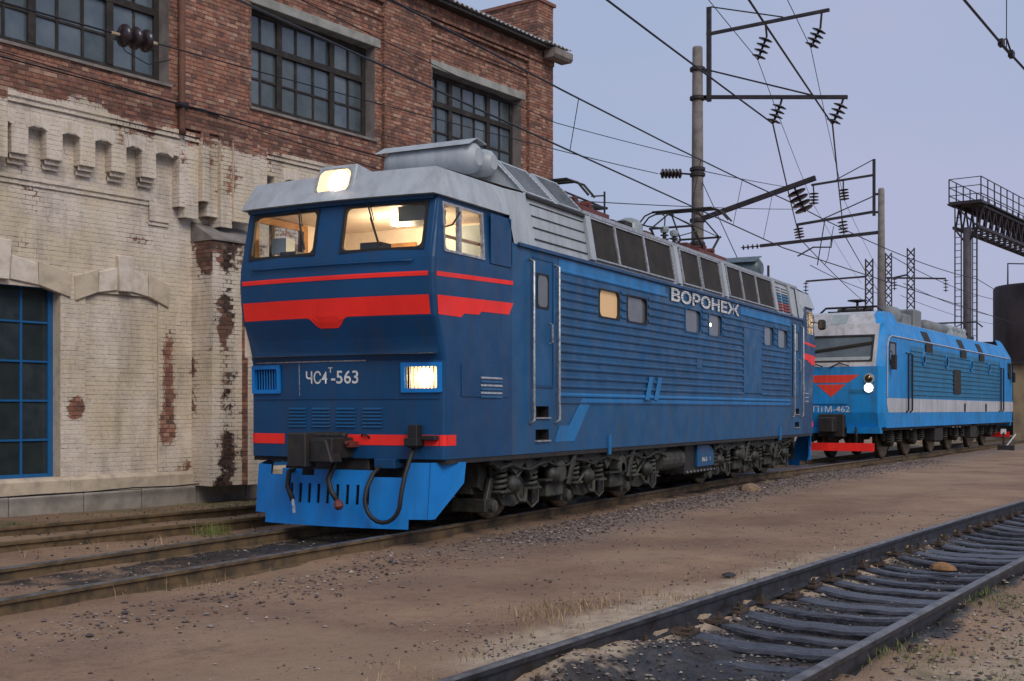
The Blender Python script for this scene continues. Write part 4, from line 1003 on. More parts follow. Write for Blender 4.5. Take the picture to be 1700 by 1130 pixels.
# --- roof
rf = B(); rp = [(-1.455, 3.76), (-1.34, 4.50), (-1.2, 4.56), (1.2, 4.56), (1.34, 4.50), (1.455, 3.76)]
rf.px(rp, 2.3, mrear(2.3)); rf.build('main_roof', M['grey'], loco)
def slope(s, x, t, o=0): return (x, s * (1.455 - .115 * t + o), 3.80 + .68 * t + o * .15)
GR = [(4.52, 5.46), (5.54, 6.74), (6.82, 8.08), (8.62, 9.60), (9.74, 10.88), (11.42, 12.34), (12.44, 13.46), (13.56, 14.78)]
for s in (-1, 1):
    for a, c in GR:
        fr = B().ring(lambda x, t, o: slope(s, x, t, .012 + o), a - .04, c + .04, .03, 1.0, .035, .01, .03, .0).build('roof_grille_frame', M['silver'], loco)
        B().quad(slope(s, a, .05, .02), slope(s, c, .05, .02), slope(s, c, .98, .02), slope(s, a, .98, .02)).build('mesh_screen', M['grille'], fr)
    for x in (8.35, 11.15, 4.42, 14.95, 16.35):
        B().hexa([slope(s, x - .10, 0, .0), slope(s, x + .10, 0, .0), slope(s, x + .10, 0, .05), slope(s, x - .10, 0, .05), slope(s, x - .10, 1.02, .0), slope(s, x + .10, 1.02, .0), slope(s, x + .10, 1.02, .05), slope(s, x - .10, 1.02, .05)]).build('roof_strap', M['grey'], loco)
    B().box(4.3, mrear(2.0), *sorted((s * 1.30, s * 1.37)), 4.50, 4.56).build('roof_rail', M['silver'], loco)
    for i in range(4):
        t = .12 + i * .24
        B().hexa([slope(s, 2.5, t, .0), slope(s, 4.3, t, .0), slope(s, 4.3, t, .012), slope(s, 2.5, t, .012), slope(s, 2.5, t + .02, .0), slope(s, 4.3, t + .02, .0), slope(s, 4.3, t + .02, .012), slope(s, 2.5, t + .02, .012)]).build('panel_rib', M['dark'], loco)
    # tricolour slatted panels near the rear
    for a, c in ((15.10, 15.60), (15.70, 16.22)):
        for i in range(9):
            t = .06 + i * .10; mt = M['dwhite'] if i > 5 else (M['teal'] if i > 2 else M['oxred'])
            B().hexa([slope(s, a, t, .0), slope(s, c, t, .0), slope(s, c, t, .035), slope(s, a, t, .035), slope(s, a, t + .055, .0), slope(s, c, t + .055, .0), slope(s, c, t + .055, .012), slope(s, a, t + .055, .012)]).build('tricolour_slat', mt, loco)
for e in (0, 1):
    mx = (lambda x: x) if e == 0 else mrear
    hp_ = [(-1.345, 4.50), (-.86, 5.02), (.86, 5.02), (1.345, 4.50)]
    if e == 0:
        hm = B().prism(hp_, lambda a, z: (2.36, a, z), lambda a, z: (4.48, a, z)).build('roof_hump', M['grey'], loco, bevel=.01)
        for s in (-1, 1):
            hs = lambda x, t, o=0: (x, s * (1.345 - .485 * t + o * .73), 4.50 + .52 * t + o * .68)
            for x0, x1 in ((2.50, 3.32), (3.56, 4.36)):
                for i in range(9):
                    t = .10 + i * .095
                    B().hexa([hs(x0, t), hs(x1, t), hs(x1, t, .03), hs(x0, t, .03), hs(x0, t + .07), hs(x1, t + .07), hs(x1, t + .07, .006), hs(x0, t + .07, .006)]).build('louvre', M['grey'], hm)
                B().ring(lambda x, t, o: hs(x, t, o), x0 - .05, x1 + .05, .05, 1.0, .05, .01, .02, 0).build('louvre_frame', M['grey'], hm)
            B().box(2.36, 4.48, *sorted((s * 1.33, s * 1.39)), 4.455, 4.50).build('hump_ledge', M['dark'], hm)
        B().tube([(2.345, -1.34, 4.52), (2.345, -.86, 5.03), (2.345, .86, 5.03)], .018, 5).build('hump_edge', M['silver'], hm)
# air tanks with rain shields
def tank(x, y0, y1, z, r, mat):
    t = B(); t.lathe((x, y0, z), (0, 1, 0), [(0, r*.55), (.06, r*.86), (.14, r), (y1-y0-.14, r), (y1-y0-.06, r*.86), (y1-y0, r*.55)], 20)
    t.box(x - .1, x + .1, y0 + .3, y0 + .36, 4.45, z).box(x - .1, x + .1, y1 - .36, y1 - .3, 4.45, z)
    o = t.build('air_tank', mat, loco, True); m = o.modifiers.new('e', 'EDGE_SPLIT'); return o
t1 = tank(1.72, -1.0, .46, 4.93, .215, M['grey']); tank(2.14, -1.0, .46, 4.93, .19, M['grey'])
B().hexa([(1.48, -.98, 5.06), (1.49, -.98, 5.075), (1.49, .52, 5.075), (1.48, .52, 5.06), (1.69, -.98, 5.17), (1.70, -.98, 5.18), (1.70, .52, 5.18), (1.69, .52, 5.17)]).hexa([(1.69, -.98, 5.17), (1.70, -.98, 5.18), (1.70, .52, 5.18), (1.69, .52, 5.17), (1.95, -.98, 5.13), (1.95, -.98, 5.145), (1.95, .52, 5.145), (1.95, .52, 5.13)]).build('tank_shield', M['grey'], t1)
t2 = tank(15.6, -.95, .9, 4.86, .27, M['green'])
B().hexa([(15.25, -.9, 5.0), (15.25, -.9, 5.015), (15.25, .9, 5.015), (15.25, .9, 5.0), (15.75, -.9, 5.17), (15.75, -.9, 5.185), (15.75, .9, 5.185), (15.75, .9, 5.17)]).build('tank_shield', M['green'], t2)
# insulators, gear on the roof deck
def insulator(p, h, r, n, mat, parent, name='insulator', axis=(0, 0, 1)):
    pr = [(0, r*.5)]
    for i in range(n):
        z = h * (i + .3) / n; pr += [(z - h/n*.18, r*.45), (z, r), (z + h/n*.2, r*.92), (z + h/n*.35, r*.45)]
    pr.append((h, r*.4)); return B().lathe(p, axis, pr, 12).build(name, mat, parent, True)
def pantograph(x, flip, top, head_x, mat_base):
    p = link('pantograph', bpy.data.meshes.new('pantograph'), loco); b = B()
    f = flip
    b.box(x - .95, x + .95, -.62, -.54, 4.86, 4.94).box(x - .95, x + .95, .54, .62, 4.86, 4.94).box(x - .95, x - .86, -.54, .54, 4.87, 4.95).box(x + .86, x + .95, -.54, .54, 4.87, 4.95).box(x - .35, x - .2, -.54, .54, 4.86, 4.99).box(x + .2, x + .35, -.54, .54, 4.86, 4.99)
    b.cyl((x - .28, -.55, 5.02), (x - .28, .55, 5.02), .07, n=10).cyl((x + .28, -.55, 5.02), (x + .28, .55, 5.02), .07, n=10).box(x - .8, x - .4, -.3, .1, 4.94, 5.1).box(x + .4, x + .7, -.4, 0, 4.94, 5.08)
    p.data = b.mesh('pantograph', mat_base)
    for sx in (-.8, .8):
        for sy in (-.58, .58): insulator((x + sx, sy, 4.55), .31, .09, 3, M['porcg'], p)
    a = B()
    for e in (-1, 1):
        kx = x + e * 1.15 if top < 5.5 else x + e * .95; kz = 5.10 if top < 5.5 else 5.42
        for sy in (-.5, .5): a.tube([(x + e * .28, sy, 5.02), (kx, sy * .92, kz)], .028, 6); a.tube([(kx, sy * .92, kz), (head_x + e * .10, sy * .62, top - .05)], .018, 6)
        a.tube([(kx, -.5, kz), (kx, .5, kz)], .024, 6); a.tube([(kx, -.46, kz), (head_x + e * .1, .3, top - .06)], .011, 5)
    a.build('pantograph_arm', M['dark'], p)
    h = B()
    for e in (-.12, .12): h.tube([(head_x + e, -1.05, top - .28), (head_x + e, -.86, top - .06), (head_x + e, -.70, top), (head_x + e, .70, top), (head_x + e, .86, top - .06), (head_x + e, 1.05, top - .28)], .02, 6); h.box(head_x + e - .035, head_x + e + .035, -.68, .68, top, top + .03)
    h.box(head_x - .14, head_x + .14, -.32, -.27, top - .08, top - .03).box(head_x - .14, head_x + .14, .27, .32, top - .08, top - .03); h.build('collector_head', M['dark'], p)
    return p
pantograph(6.15, 1, 5.24, 5.35, M['redbrown']); pantograph(12.9, 1, 5.88, 12.75, M['redbrown'])
for x, y in ((9.79, -.65), (10.34, -.65)):
    i_ = insulator((x, y, 4.56), .42, .085, 5, M['porc'], loco); B().lathe((x, y, 4.98), (0, 0, 1), [(0, .07), (.05, .09), (.10, .09), (.13, .03)], 10).build('insulator_cap', M['porcg'], i_)
B().tube([(9.79, -.65, 5.08), (9.8, -.66, 5.3), (9.55, -.66, 5.32)], .014, 5).tube([(10.34, -.65, 5.06), (11.2, -.4, 5.02), (11.9, -.3, 4.98)], .014, 5).tube([(8.3, -.5, 5.02), (9.0, -.6, 5.0), (9.79, -.65, 5.06)], .016, 5).tube([(10.6, -.3, 4.95), (11.3, -.8, 5.2), (11.9, -.5, 5.0)], .012, 5).build('roof_busbar', M['dark'], loco)
B().lathe((8.0, -.62, 4.56), (0, 0, 1), [(0, .24), (.1, .26), (.3, .26), (.40, .2), (.45, .08)], 16).build('roof_breaker', M['porcg'], loco, True)
B().box(7.4, 7.75, -.8, -.45, 4.56, 4.88).cyl((7.2, -.6, 4.8), (7.9, -.6, 4.8), .09, n=10).build('breaker_drive', M['dark'], loco, bevel=.01)
B().box(8.5, 8.85, -.75, -.5, 4.56, 4.85).lathe((8.9, -.62, 4.8), (1, 0, 0), [(0, .06), (.05, .08), (.1, .05)], 10).build('disconnector', M['redbrown'], loco, bevel=.01)
B().tube([(7.05, -.55, 4.56), (7.05, -.55, 5.35)], .018, 6).tube([(7.05, -.55, 5.28), (6.6, -.5, 5.20)], .014, 5).build('roof_post', M['dark'], loco)
B().tube([(17.4, -.6, 4.5), (17.4, -.6, 5.15)], .03, 6).build('roof_aerial', M['dark'], loco)
B().lathe((1.0, .9, 4.48), (0, 0, 1), [(0, .05), (.15, .04), (.3, .02)], 8).build('roof_horn', M['grey'], loco)
B().tube([(1.0, -1.0, 4.48), (1.0, -1.0, 4.58), (1.25, -1.0, 4.58), (1.25, -1.0, 4.48)], .01, 5).build('roof_grip', M['grey'], loco)
# --- running gear
def wheel_mesh():
    b = B(); b.lathe((0, 0, 0), (0, 1, 0), [(-.02, .10), (-.02, .50), (-.075, .53), (-.075, .615), (.06, .625), (.065, .655), (.09, .65), (.09, .53), (.04, .50), (.04, .1)], 36); return b
WM = wheel_mesh().mesh('wheel', M['bogieo'], True)
TM = B().lathe((0, 0, 0), (0, 1, 0), [(-.078, .56), (-.08, .60), (-.072, .628), (.05, .630)], 36).mesh('tyre', M['tread'], True)
def spring_mesh(h, r, turns, w):
    b = B(); n = turns * 14; b.tube([(r * math.cos(2*math.pi*i/14), r * math.sin(2*math.pi*i/14), h * i / n) for i in range(n + 1)], w, 6); return b.mesh('spring', M['bogie'], True)
SPM = spring_mesh(.36, .105, 5, .026)
def bogie(x0, dirn):
    g = link('bogie', bpy.data.meshes.new('bogie'), loco); b = B()
    ax = [x0, x0 + dirn * 2.35, x0 + dirn * 4.7]
    lo_, hi_ = min(ax) - .85, max(ax) + .85
    for s in (-1, 1):
        pts = [(lo_, .50), (lo_ + .25, .38)]
        for a in sorted(ax):
            pts += [(a - .70, .40), (a - .52, .62), (a + .52, .62), (a + .70, .40)]
        pts += [(hi_ - .25, .38), (hi_, .50), (hi_, .84), (lo_, .84)]
        b.py(pts, s * 1.02, s * 1.12)
    b.box(lo_, lo_ + .2, -1.02, 1.02, .4, .8).box(hi_ - .2, hi_, -1.02, 1.02, .4, .8)
    g.data = b.mesh('bogie', M['bogie'])
    for a in ax:
        for s in (-1, 1):
            w = link('wheel', WM, g, (a, s * .80, .63)); w.rotation_euler = (0, 0, 0 if s > 0 else math.pi); w.scale = (1, -1 if s > 0 else -1, 1)
            w.rotation_euler = (0, 0, math.pi if s > 0 else 0); w.scale = (1, 1, 1)
            t = link('tyre', TM, w)
            q = B().lathe((a, s * .92, .60), (0, s, 0), [(0, .24), (.18, .24), (.24, .21), (.26, .14), (.30, .13), (.31, .05)], 16); q.box(a - .34, a + .34, *sorted((s * .95, s * 1.14)), .40, .62)
            bo = q.build('axle_box', M['bogie'], g, bevel=.01)
            B().lathe((a, s * 1.22, .60), (0, s, 0), [(0, .12), (.02, .12), (.03, .06)], 6).build('axle_cap', M['bogieo'], bo)
            for e in (-.46, .46):
                link('spring', SPM, g, (a + e, s * 1.22, .44)); B().box(a + e - .14, a + e + .14, *sorted((s * 1.08, s * 1.36)), .40, .44).box(a + e - .14, a + e + .14, *sorted((s * 1.08, s * 1.36)), .80, .84).build('spring_seat', M['bogie'], g, bevel=.01)
            B().hexa([(a - .85, s*1.15, .20), (a - .72, s*1.15, .20), (a - .72, s*1.22, .20), (a - .85, s*1.22, .20), (a - .66, s*1.15, .62), (a - .56, s*1.15, .62), (a - .56, s*1.22, .62), (a - .66, s*1.22, .62)]).box(a - .86, a - .60, *sorted((s * .72, s * 1.24)), .16, .34).box(a + .62, a + .80, *sorted((s * .72, s * 1.2)), .18, .50).build('brake_rigging', M['bogieo'], g, bevel=.012)
            B().py([(a - .62, .80), (a - .60, .50), (a - .42, .34), (a - .30, .22), (a + .05, .18), (a + .30, .24), (a + .38, .40), (a + .62, .50), (a + .60, .62), (a + .3, .56), (a + .1, .74), (a - .2, .70), (a - .36, .82)], *sorted((s * 1.15, s * 1.20))).build('pedestal_plate', M['bogie'], g, bevel=.01)
            B().lathe((a - .70, s * 1.2, .24), (0, s, 0), [(0, .085), (.10, .085), (.12, .05)], 12).build('brake_pin', M['bogie'], g)
            B().tube([(a - .5, s * 1.30, .35), (a + .05, s * 1.34, .72)], .022, 6).tube([(a + .1, s*1.32, .30), (a + .35, s*1.32, .16), (a + .62, s*1.28, .22), (a + .7, s*1.25, .5)], .018, 6).tube([(a - .15, s*1.30, .42), (a - .05, s*1.33, .28), (a + .12, s*1.33, .26), (a + .2, s*1.3, .42)], .03, 6).build('sand_pipe', M['bogie'], g)
    for a in (ax[0] + dirn * 1.17, ax[1] + dirn * 1.17):
        for s in (-1, 1):
            B().box(a - .28, a + .28, *sorted((s * 1.10, s * 1.30)), .26, .50).lathe((a, s * 1.2, .62), (0, s, 0), [(0, .17), (.2, .17), (.22, .1)], 14).build('damper_bracket', M['bogie'], g, bevel=.02)
            B().cyl((a + .3, s * 1.35, .42), (a + .42, s * 1.40, .86), .05, n=10).box(a - .5, a + .52, *sorted((s * 1.24, s * 1.38)), .50, .53).build('damper', M['bogieo'], g)
bogie(2.30, 1); bogie(16.05, -1)
for x0, x1 in ((1.35, 7.95), (10.4, 17.0)):
    for s in (-1, 1):
        pts = [(x0, .80)]; x = x0; k = 0
        while x < x1 - .3: pts += [(x + .12, .80 - .05 * (k % 2)), (x + .30, .70 - .06 * ((k * 7) % 3))]; x += .45; k += 1
        pts += [(x1, .80), (x1, .915), (x0, .915)]
        B().py(pts, *sorted((s * 1.36, s * 1.30))).build('bogie_top_plate', M['bogie'], loco)
        B().tube([(x0 + .2 + i * .3, s * (1.40 + .02 * math.sin(i * 2.1)), .74 + .05 * math.sin(i * 1.7)) for i in range(int((x1 - x0) / .3))], .018, 6).build('brake_pipe', M['bogieo'], loco)
        for i in range(5): xx = x0 + .7 + i * 1.25; B().lathe((xx, s * 1.25, .50 + .08 * (i % 2)), (0, s, 0), [(0, .13), (.12, .13), (.14, .09), (.17, .08)], 12).build('brake_cylinder', M['bogieo'], loco, True)
tb = B().box(9.15, 11.0, -1.30, 1.30, .30, .86).build('transformer_tank', M['dark'], loco, bevel=.02)
for i in range(9): B().lathe((9.25 + i * .2, -1.30, .34), (0, -1, 0), [(0, .02), (.02, .018)], 8).build('tank_bolt', M['silver'], tb)
B().box(9.7, 10.7, -1.36, -1.30, .42, .84).build('tank_panel', M['blue2'], tb, bevel=.01)
text_mesh('863  1', M['white'], lambda a, z: (a, -1.363, z), 9.95, 10.45, .52, .60, 'tank_lettering', tb)
B().box(8.0, 9.0, -1.2, 1.2, .45, .86).cyl((7.75, -1.2, .62), (8.9, -1.2, .62), .2, n=16).build('air_reservoir', M['bogie'], loco, bevel=.01)
for x in (5.05, 15.2): B().box(x - .04, x + .04, -HW - .03, -HW, .82, 1.12).build('jacking_bracket', M['stripe'], loco)
B().lathe((18.35, -1.72, 3.55), (0, 0, 1), [(0, .06), (.04, .10), (.22, .10), (.26, .06)], 10).tube([(18.2, -1.45, 3.75), (18.33, -1.66, 3.72), (18.35, -1.72, 3.62)], .015, 5).build('wing_mirror', M['black'], loco)
B().box(mrear(0) - .25, mrear(0) - .21, -1.47, -1.42, .25, .92).build('rear_plough_plate', M['lblue'], loco)
# ------------------------------------------------------------------ sky blue locomotive behind
LA = R(4.5)
l2 = empty('electric_locomotive', (36.4 + math.sin(LA) * 1.55, 6.66 + math.cos(LA) * 1.55, 0), -LA, 'sky blue and white electric locomotive with one white headlight lit, farther back', 'locomotive')
L2, H2 = 21.55, 1.55
FP = [(1.0, .10), (1.44, .0), (2.81, .0), (2.93, .04), (3.77, .36), (4.10, .52), (4.42, .80), (4.52, 1.15)]
def p2(z):
    for (z0, x0), (z1, x1) in zip(FP, FP[1:]):
        if z <= z1: return x0 + (x1 - x0) * (z - z0) / (z1 - z0)
    return FP[-1][1]
def h2(z): return H2 if z < 3.76 else H2 - .34 * (z - 3.76) / .76
for e in (0, 1):
    mx = (lambda x: x) if e == 0 else (lambda x: L2 - x)
    S = lambda y, z, o=0: (mx(p2(z) - o), y, z)
    ys = [-1.38, -.7, 0, .7, 1.38]
    B().cells(S, ys, [1.0, 1.44, 2.81]).build('front_panel', M['sky2'], l2)
    B().cells(S, [-1.32, 0, 1.32], [2.81, 2.93, 3.77, 4.10], [(-1.2, 1.2, 2.96, 3.76)]).build('window_surround', M['dwhite'], l2)
    B().cells(lambda y, z: (mx(p2(z)), y * h2(z) / 1.62, z), [-1.38, 0, 1.38], [4.10, 4.42, 4.52]).build('front_roof', M['dwhite'], l2)
    w = B().ring(lambda a, z, o: S(a, z, o), -1.21, 1.21, 2.95, 3.77, .05, .08, .015, .03).build('windscreen_frame', M['black'], l2)
    B().quad(S(-1.2, 2.96, -.02), S(1.2, 2.96, -.02), S(1.2, 3.76, -.02), S(-1.2, 3.76, -.02)).build('pane', M['wpane'], w)
    B().cells(lambda y, z: S(y, z, -.012), [-1.15, 1.15], [3.0, 3.10]).build('dash_shade', M['panelg'], w)
    B().beam(S(1.1, 3.22, .02), S(-1.15, 3.52, .02), .05, .07).build('windscreen_bar', M['black'], l2)
    for y in (.35, -.45): B().tube([S(y + .5, 2.78, .03), S(y + .2, 2.92, .05), S(y - .1, 2.82, .06)], .02, 5).build('wiper', M['black'], l2)
    hz = B().cells(lambda y, z: S(y, z, .01), [-.32, .18], [4.12, 4.42]).build('roof_light_cover', M['panelg'], l2)
    for s in (-1, 1):
        b = B(); ZZ = [1.0, 1.44, 2.81, 2.93, 3.77, 4.10, 4.42, 4.52]
        for z0, z1 in zip(ZZ, ZZ[1:]):
            y0, y1 = (1.38, 1.38) if z0 < 2.8 else ((1.32, 1.32) if z0 < 4.1 else (1.38 * h2(z0) / 1.62, 1.38 * h2(z1) / 1.62))
            b.quad((mx(p2(z0)), s * y0, z0), (mx(p2(z0) + .22), s * h2(z0), z0), (mx(p2(z1) + .22), s * h2(z1), z1), (mx(p2(z1)), s * y1, z1))
            b.quad((mx(p2(z0) + .22), s * h2(z0), z0), (mx(2.4), s * h2(z0), z0), (mx(2.4), s * h2(z1), z1), (mx(p2(z1) + .22), s * h2(z1), z1))
        b.build('cab_side', M['sky2'], l2)
        f = B().ring(lambda x, z, o: (mx(x), s * (H2 + o), z), .66, 1.42, 2.86, 3.56, .05, .08, .015, 0).build('cab_window_frame', M['black'], l2)
        B().quad((mx(.7), s * (H2 + .004), 2.9), (mx(1.4), s * (H2 + .004), 2.9), (mx(1.4), s * (H2 + .004), 3.52), (mx(.7), s * (H2 + .004), 3.52)).build('pane', M['dpane'], f)
        B().box(*sorted((mx(.62), mx(.80))), *sorted((s * (H2 + .06), s * (H2 + .2))), 2.72, 3.16).tube([(mx(.72), s * (H2 + .1), 3.1), (mx(.9), s * H2, 3.3)], .015, 4).build('wing_mirror', M['black'], l2, bevel=.02)
        y = 1.13 * s
        for z, lit in ((2.44, False), (2.17, e == 0 and s < 0)):
            o = B().lathe(S(y, z, -.03), (-1 if e == 0 else 1, 0, 0), [(0, .15), (.04, .16), (.07, .15)], 20).build('headlamp', M['panelg'], l2)
            B().lathe(S(y, z, .035), (-1 if e == 0 else 1, 0, 0), [(0, .125), (.02, .10), (.03, .02)], 18).build('lamp_glass', M['lampw'] if lit else M['dpane'], o)
        B().cells(lambda yy, z: S(yy, z, .012), sorted((s * .55, s * .95)), [2.02, 2.12]).build('step_plate', M['teal'], l2)
        B().tube([(mx(-.02), s * .75, 1.0), (mx(-.12), s * .8, .75), (mx(-.1), s * .78, .5)], .03, 6).build('brake_hose', M['black'], l2)
    for z0, z1, a0, a1 in ((2.33, 2.56, .86, .50), (1.90, 2.28, .44, .0)):
        B().quad(S(-a1, z0, .006), S(a1, z0, .006), S(a0, z1, .006), S(-a0, z1, .006)).build('red_chevron', M['ored'], l2)
    B().cells(lambda y, z: S(y, z, .05), [-.55, .55], [1.70, 1.80]).build('front_ledge', M['sky2'], l2)
    for y0, y1 in ((-1.45, -.48), (.38, 1.45)): B().box(*sorted((mx(-.02), mx(.3))), y0, y1, .82, 1.0).build('bumper_panel', M['sky2'], l2)
    B().box(*sorted((mx(-.55), mx(.2))), -.22, .22, .85, 1.30).box(*sorted((mx(-.15), mx(.25))), -.42, .35, .70, 1.40).build('coupler', M['dark'], l2, bevel=.03)
    B().cells(lambda y, z: (mx(-.35 + .08 * abs(y)), y, z), [-1.36, 0, 1.36], [.30, .54]).build('snow_plough', M['red'], l2)
    if e == 0: text_mesh('ЭП1М-462', M['white'], lambda a, z: S(a, z, .008), .76, -.56, 1.45, 1.64, 'number_lettering', l2, .0)
for s in (-1, 1):
    Q = lambda pts, nm, mt, o=.006: B().quad(*[(x, s * (H2 + o), z) for x, z in pts]).build(nm, mt, l2)
    B().cells(lambda x, z: (x, s * H2, z), [2.4, L2 - 2.4], [1.0, 3.76]).build('side_wall', M['sky2'], l2)
    B().cells(lambda x, z: (x, s * h2(z), z), [2.4, L2 - 2.4], [3.76, 4.25]).build('roof_side', M['sky2'], l2)
    Q([(.55, 1.44), (L2 - .1, 1.44), (L2 - .1, 1.87), (.35, 1.87), (.36, 1.7)], 'white_band', M['dwhite'])
    Q([(3.2, 1.90), (L2 - 3.2, 1.90), (L2 - 3.2, 3.55), (3.2, 3.55)], 'teal_panel', M['teal'])
    B().tube([(.40, s * (H2 + .01), 1.9), (.42, s * (H2 + .01), 3.4), (.58, s * (H2 + .01), 3.66), (.9, s * (H2 + .01), 3.74), (L2 - 1.2, s * (H2 + .01), 3.74)], .022, 5).build('white_line', M['dwhite'], l2)
    for i in range(10): B().box(3.25, L2 - 3.25, *sorted((s * H2, s * (H2 + .035))), 1.99 + i * .155, 2.02 + i * .155).build('side_rib', M['teal'], l2)
    for x in (5.1, 10.5, 13.9):
        Q([(x, 3.42), (x + .95, 3.42), (x + .95, 3.72), (x, 3.72)], 'side_vent', M['grille'], .04)
        B().quad(*[(xx, s * (h2(z) + .012), z) for xx, z in ((x, 3.79), (x + .9, 3.79), (x + .9, 4.12), (x, 4.12))]).build('roof_vent', M['grille'], l2)
    for x in (4.85, 8.2, 12.4, 15.9):
        q = B().lathe((x, s * H2, 3.20), (0, s, 0), [(0, .24), (.045, .24), (.05, .19), (.035, .18)], 20).build('porthole_rim', M['sky2'], l2); B().lathe((x, s * (H2 + .02), 3.2), (0, s, 0), [(0, .18), (.022, .17)], 18).build('pane', M['dpane'], q)
    Q([(9.3, 2.10), (10.45, 2.10), (10.45, 2.97), (9.3, 2.97)], 'dark_hatch', M['grille'], .045)
    for x in (2.62, 3.10, 18.15, 18.75): B().tube([(x, s * H2, 3.3), (x, s * (H2 + .08), 3.26), (x, s * (H2 + .08), 1.5), (x, s * H2, 1.44)], .03, 6).build('grab_rail', M['black'], l2)
    for x in (11.2, 15.2): B().tube([(x, s * (H2 + .02), 1.45), (x, s * (H2 + .03), 1.75)], .04, 5).build('side_fitting', M['dark'], l2)
    B().box(.25, L2 - .25, *sorted((s * H2, s * (H2 + .02))), .98, 1.03).build('sill_edge', M['sky2'], l2)
    for x in (7.0, 12.9): B().box(x, x + 1.2, *sorted((s * 1.1, s * 1.45)), .45, .98).build('underfloor_box', M['dark'], l2, bevel=.02)
B().box(2.4, L2 - 2.4, -1.33, 1.33, 4.15, 4.26).build('roof_deck', M['dwhite'], l2)
B().box(.2, L2 - .2, -1.45, 1.45, .9, 1.0).build('underframe', M['dark'], l2)
B().cyl((3.4, -.75, 4.55), (4.1, -.75, 4.55), .33, n=20).build('roof_duct', M['dgrey'], l2, True)
B().box(4.2, 6.0, -.9, .6, 4.26, 4.72).build('roof_box', M['dgrey'], l2, bevel=.05); B().box(6.2, 7.2, -.95, .4, 4.26, 4.95).build('roof_box', M['dgrey'], l2, bevel=.05)
B().cyl((8.2, -.8, 4.5), (11.0, -.8, 4.5), .22, n=14).build('roof_tank', M['dgrey'], l2, True)
for i in range(5): B().lathe((11.6 + i * .8, -.75, 4.26), (0, 0, 1), [(0, .14), (.2, .18), (.3, .12), (.4, .16), (.5, .1)], 12).build('roof_insulator', M['porcg'], l2, True)
B().box(12.0, 16.4, -.6, .4, 4.26, 4.5).build('roof_box', M['dgrey'], l2, bevel=.05)
for px0, tz in ((2.5, 4.74), (17.0, 5.2)):
    g = B().box(px0 - .9, px0 + .9, -.6, -.5, 4.5, 4.6).box(px0 - .9, px0 + .9, .5, .6, 4.5, 4.6).cyl((px0, -.55, 4.66), (px0, .55, 4.66), .08, n=8).box(px0 - .85, px0 - .7, -.5, .5, 4.5, 4.6).build('pantograph', M['dark'], l2)
    a = B(); dx = 1.5 if tz < 5 else -1.1
    for y in (-.35, .35): a.tube([(px0, y, 4.66), (px0 + dx, y * .8, (4.66 + tz) / 2), (px0 - dx * .3, y, tz)], .03, 5)
    a.build('pantograph_arm', M['dark'], g)
    B().tube([(px0 - dx*.3, -1.05, tz - .22), (px0 - dx*.3, -.8, tz), (px0 - dx*.3, .8, tz), (px0 - dx*.3, 1.05, tz - .22)], .035, 6).build('collector_head', M['dark'], g)
    for sx in (-.8, .8):
        for y in (-.55, .55): insulator((px0 + sx, y, 4.22), .3, .08, 3, M['porcg'], g)
B().lathe((1.7, -.3, 4.5), (0, 0, 1), [(0, .04), (.35, .04), (.4, .3), (.43, .3)], 12).build('roof_aerial', M['steel'], l2)
for k, x in enumerate((2.5, 5.4, 8.9, 11.8, 15.6, 18.5)):
    for s in (-1, 1):
        w = link('wheel', WM, l2, (x, s * .80, .63), (0, 0, math.pi if s > 0 else 0)); link('tyre', TM, w)
        B().lathe((x, s * .9, .60), (0, s, 0), [(0, .24), (.25, .24), (.3, .15)], 12).box(x - .8, x + .8, *sorted((s * 1.0, s * 1.12)), .55, .85).build('axle_box', M['dark'], l2, bevel=.02)
        for e in (-.55, .55): link('spring', SPM, l2, (x + e, s * 1.2, .50))
# ------------------------------------------------------------------ overhead line masts
def string(A, Bp, n, r, mat, parent, name='insulator_string'):
    A, Bp = Vector(A), Vector(Bp); L = (Bp - A).length; pr = [(0, .025)]
    for i in range(n):
        z = L * (.14 + .72 * i / max(1, n - 1)); pr += [(z - .05, .03), (z - .03, r * .5), (z, r), (z + .02, r * .95), (z + .03, .04)]
    pr.append((L, .02)); return B().lathe(A, Bp - A, pr, 12).build(name, mat, parent, True)
m1 = empty('catenary_mast', (33.5, 11.37, 0), 0, 'tall concrete mast with two bracket arms, right behind the blue locomotive', 'mast')
V1 = Vector((33.5, 11.37, 0)); q1 = lambda x, y: at_x(x, y, 33.5) - V1
B().lathe((0, 0, -.4), (0, 0, 1), [(0, .22), (12.4, .148), (12.45, .13)], 20).build('mast_pole', M['conc'], m1, True)
for py in (115, 163, 281, 290, 366, 405): z = q1(1158, py).z; B().lathe((0, 0, z - .06), (0, 0, 1), [(0, .20), (.02, .225), (.1, .225), (.12, .2)], 16).build('mast_clamp', M['steel'], m1)
B().beam(q1(1177, 12), q1(1177, 168), .12).build('bracket_post', M['steel'], m1)
B().beam(q1(1158, 117), q1(1178, 117), .1).beam(q1(1158, 164), q1(1180, 162), .1).build('post_tie', M['steel'], m1)
B().beam(q1(1173, 57), q1(1377, 16), .085).build('bracket_arm', M['steel'], m1); B().beam(q1(1168, 161), q1(1407, 161), .10).build('bracket_arm', M['steel'], m1)
B().tube([q1(1180, 11), q1(1300, 28)], .02, 5).build('arm_stay', M['steel'], m1); B().tube([q1(1180, 117), q1(1345, 157), q1(1360, 161)], .025, 5).build('arm_stay', M['steel'], m1)
B().beam(q1(1165, 363), q1(1354, 295), .13).build('boom', M['steel'], m1)
